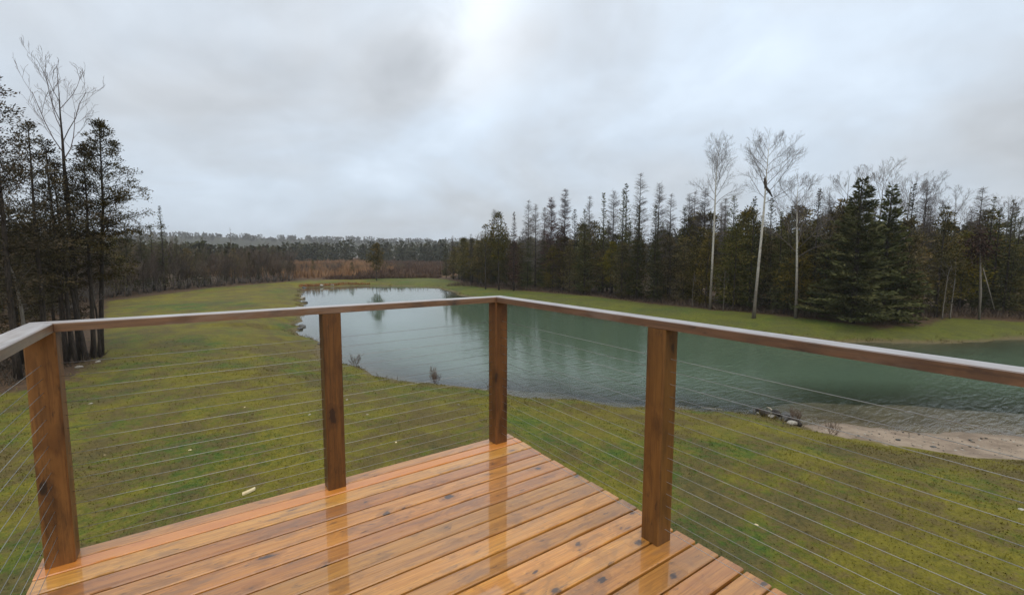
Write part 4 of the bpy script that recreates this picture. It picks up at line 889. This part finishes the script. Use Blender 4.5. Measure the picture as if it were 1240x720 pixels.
for x, y_, s, me, lab in ((5.0,35.6,.62,RD[0],"dark rock on the left shore nearest the deck"),(4.6,34.3,.4,RD[1],"small dark rock beside the nearest shore rock on the left"),(7.35,47.9,.7,RD[2],"dark rock on the left shore, half way along"),(6.7,47.4,.6,RP[2],"pale rock beside the half way dark shore rock"),(8.6,54.4,.7,RD[3],"dark rock at the left shore nook further up"),(9.4,59.6,.6,RP[3],"pale rock high on the left shore"),(13.1,79.6,.7,RD[0],"dark rock at the far left corner of the pond"),(16.2,80.6,.8,RP[1],"buff rock on the far shore, left of two"),(17.9,80.9,.7,RP[0],"buff rock on the far shore, right of two"),(4.5,27.2,.28,RD[1],"little dark stone at the waterline behind the second post")):
    stone("shore_rock", "rock", lab, x, y_, s, me, .1)
# debris heap at the waterline
def logm(pts, rad, mat):
    b = MB(); b.path(pts, rad, 8); return b.mesh("log", M[mat], True)
HX, HY = 14.85, 5.35
def heap_log(name, label, p0, p1, rad, mat):
    p0 = np.array(p0, float); p1 = np.array(p1, float); c = (p0+p1)/2; c[2] += gz(c[0], c[1]); mid = (p0+p1)/2
    g = np.random.default_rng(int(abs(p0[0]*1000))); pts = np.linspace(p0-mid, p1-mid, 6)+g.normal(0, rad*.35, (6, 3)); o = link(name, logm(pts, np.array([.7, 1, .95, 1.05, .9, .6])*rad, mat)); o.location = c
    return tag(o, label, "log")
heap_log("log", "black rotten log lying in the debris heap at the shore", (14.95, 5.75, .10), (14.45, 4.95, .13), .1, 'log')
heap_log("log", "second dark log crossing the debris heap", (15.05, 5.25, .12), (14.6, 4.75, .22), .08, 'log')
heap_log("log", "dark log end at the beach side of the debris heap", (14.75, 4.72, .08), (14.45, 4.05, .08), .09, 'log')
heap_log("driftwood", "pale driftwood stick along the waterline left of the debris heap", (14.2, 6.55, .05), (13.7, 7.15, .05), .035, 'drift')
heap_log("driftwood", "bleached stick on top of the debris heap", (15.1, 5.45, .24), (14.75, 4.9, .22), .028, 'drift')
for i, (dx, dy, s, me, lab) in enumerate(((.05,.45,.26,RD[0],"dark stone at the left end of the debris heap"),(-.05,.15,.2,RP[0],"white stone in the middle of the debris heap"),(.2,.1,.22,RD[2],"dark stone behind the middle of the debris heap"),(.15,-.25,.2,RP[2],"pale stone behind the logs of the debris heap"),(-.35,-.3,.17,RP[3],"pale stone in front of the debris heap"),(-.15,-.75,.24,RD[3],"dark stone between the logs at the beach end of the heap"),(-.45,-1.05,.2,RP[1],"buff stone at the beach end of the heap"),(.25,-.6,.3,RD[1],"big dark stone at the water side of the heap"))):
    stone("stone", "stone", lab, HX+dx, HY+dy, s*1.45, me, .2)
# twiggy plants on the shore
def twigs(label, x, y_, h, seed, mat='brushtwig', n=9):
    g = np.random.default_rng(seed); C = MB()
    for k in range(n):
        a = g.random()*6.28; d = np.array([math.cos(a)*.55, math.sin(a)*.55, 1.]); d /= np.linalg.norm(d); branchy(C, g, np.array([g.normal(0, .05), g.normal(0, .05), -.03]), d, h*(.6+.5*g.random()), .008, 1, 3, .5, .6, (0, 6, 3), .0035)
    o = link("bare_shrub", C.mesh("bare_shrub", M[mat])); o.location = (x, y_, gz(x, y_)); return tag(o, label, "shrub")
twigs("wispy bare shrub at the waterline right of the second post", 4.75, 20.6, .62, 1)
twigs("darker bare shrub at the waterline midway between the two middle posts", 6.85, 15.55, .6, 2, n=14)
twigs("brown twiggy plant at the beach end of the debris heap", 14.65, 4.35, .45, 3, n=12)
twigs("wispy dry weed at the near edge of the sand", 14.0, 3.0, .38, 4, 'brushtwig', 6)
twigs("tiny weed on the shore left of the corner post", 8.2, 13.2, .3, 5, 'brushtwig', 6)
for x, y_, s, lab in ((15.0, 1.7, .14, "dark clod on the sand, left of two near its grassy edge"), (15.3, 1.0, .16, "dark clod on the sand, right of two near its grassy edge"), (17.3, .6, .1, "small brown lump in the middle of the sand")):
    stone("clod", "clod", lab, x, y_, s, RD[int(s*100) % 4], .1)

# ------------------------------------------------------------------ lawn growth near the deck
def lawn():
    g = np.random.default_rng(21); n = 300000
    az = g.uniform(R(-28), R(100), n); r = 2.6+30*g.random(n)**1.05
    x = CAM[0]+r*np.sin(az); y_ = CAM[1]+r*np.cos(az)
    den = np.clip(fbm(x*.5, y_*.5, 61, 4)*1.6-.2, .15, .8)*np.clip((31-r)/17, 0, 1)
    k = (g.random(n) < den) & ~((x > DL-.05) & (x < DR+.02) & (y_ < DF+.02) & (y_ > DB)); x, y_, r = x[k], y_[k], r[k]
    k = (pond_sd(x, y_) > .35) & (sdist(SAND, x, y_) > .25) & (sdist(LAWN, x, y_) < .3); x, y_, r = x[k], y_[k], r[k]; n = len(x)
    z = height(x, y_); th = g.random(n)*6.283; hh = (.014+.0009*r)*(.5+g.random(n)); wd = (.0045+.00075*r)*(.6+.8*g.random(n))
    le = .55*g.random(n); d = np.column_stack([np.cos(th), np.sin(th)]); s = np.column_stack([-d[:, 1], d[:, 0]])
    B = np.column_stack([x, y_]); V = np.stack([np.column_stack([B-s*wd[:, None], z-.008]), np.column_stack([B+s*wd[:, None], z-.008]), np.column_stack([B+d*(hh*le*1.6)[:, None], z+hh])], 1).reshape(-1, 3)
    ti = np.repeat(g.random(n)*.5, 3); ti[2::3] += .4
    return tag(link("grass", mk("grass", V, None, np.arange(3*n).reshape(-1, 3), {"tint": ti}, M['grass'])), kind="stuff")
lawn()

# ------------------------------------------------------------------ damp air
hz = MB(); hz.box((-3150, -3150, -4.8), (3150, 3150, 60))
t = NT("haze"); pv = t.n("ShaderNodeVolumePrincipled"); pv.inputs["Color"].default_value = (.97, .98, 1, 1); pv.inputs["Density"].default_value = .00032; pv.inputs["Anisotropy"].default_value = .2
t.l(pv.outputs[0], t.out.inputs["Volume"]); tag(link("haze", hz.mesh("haze", t.m)), kind="stuff")
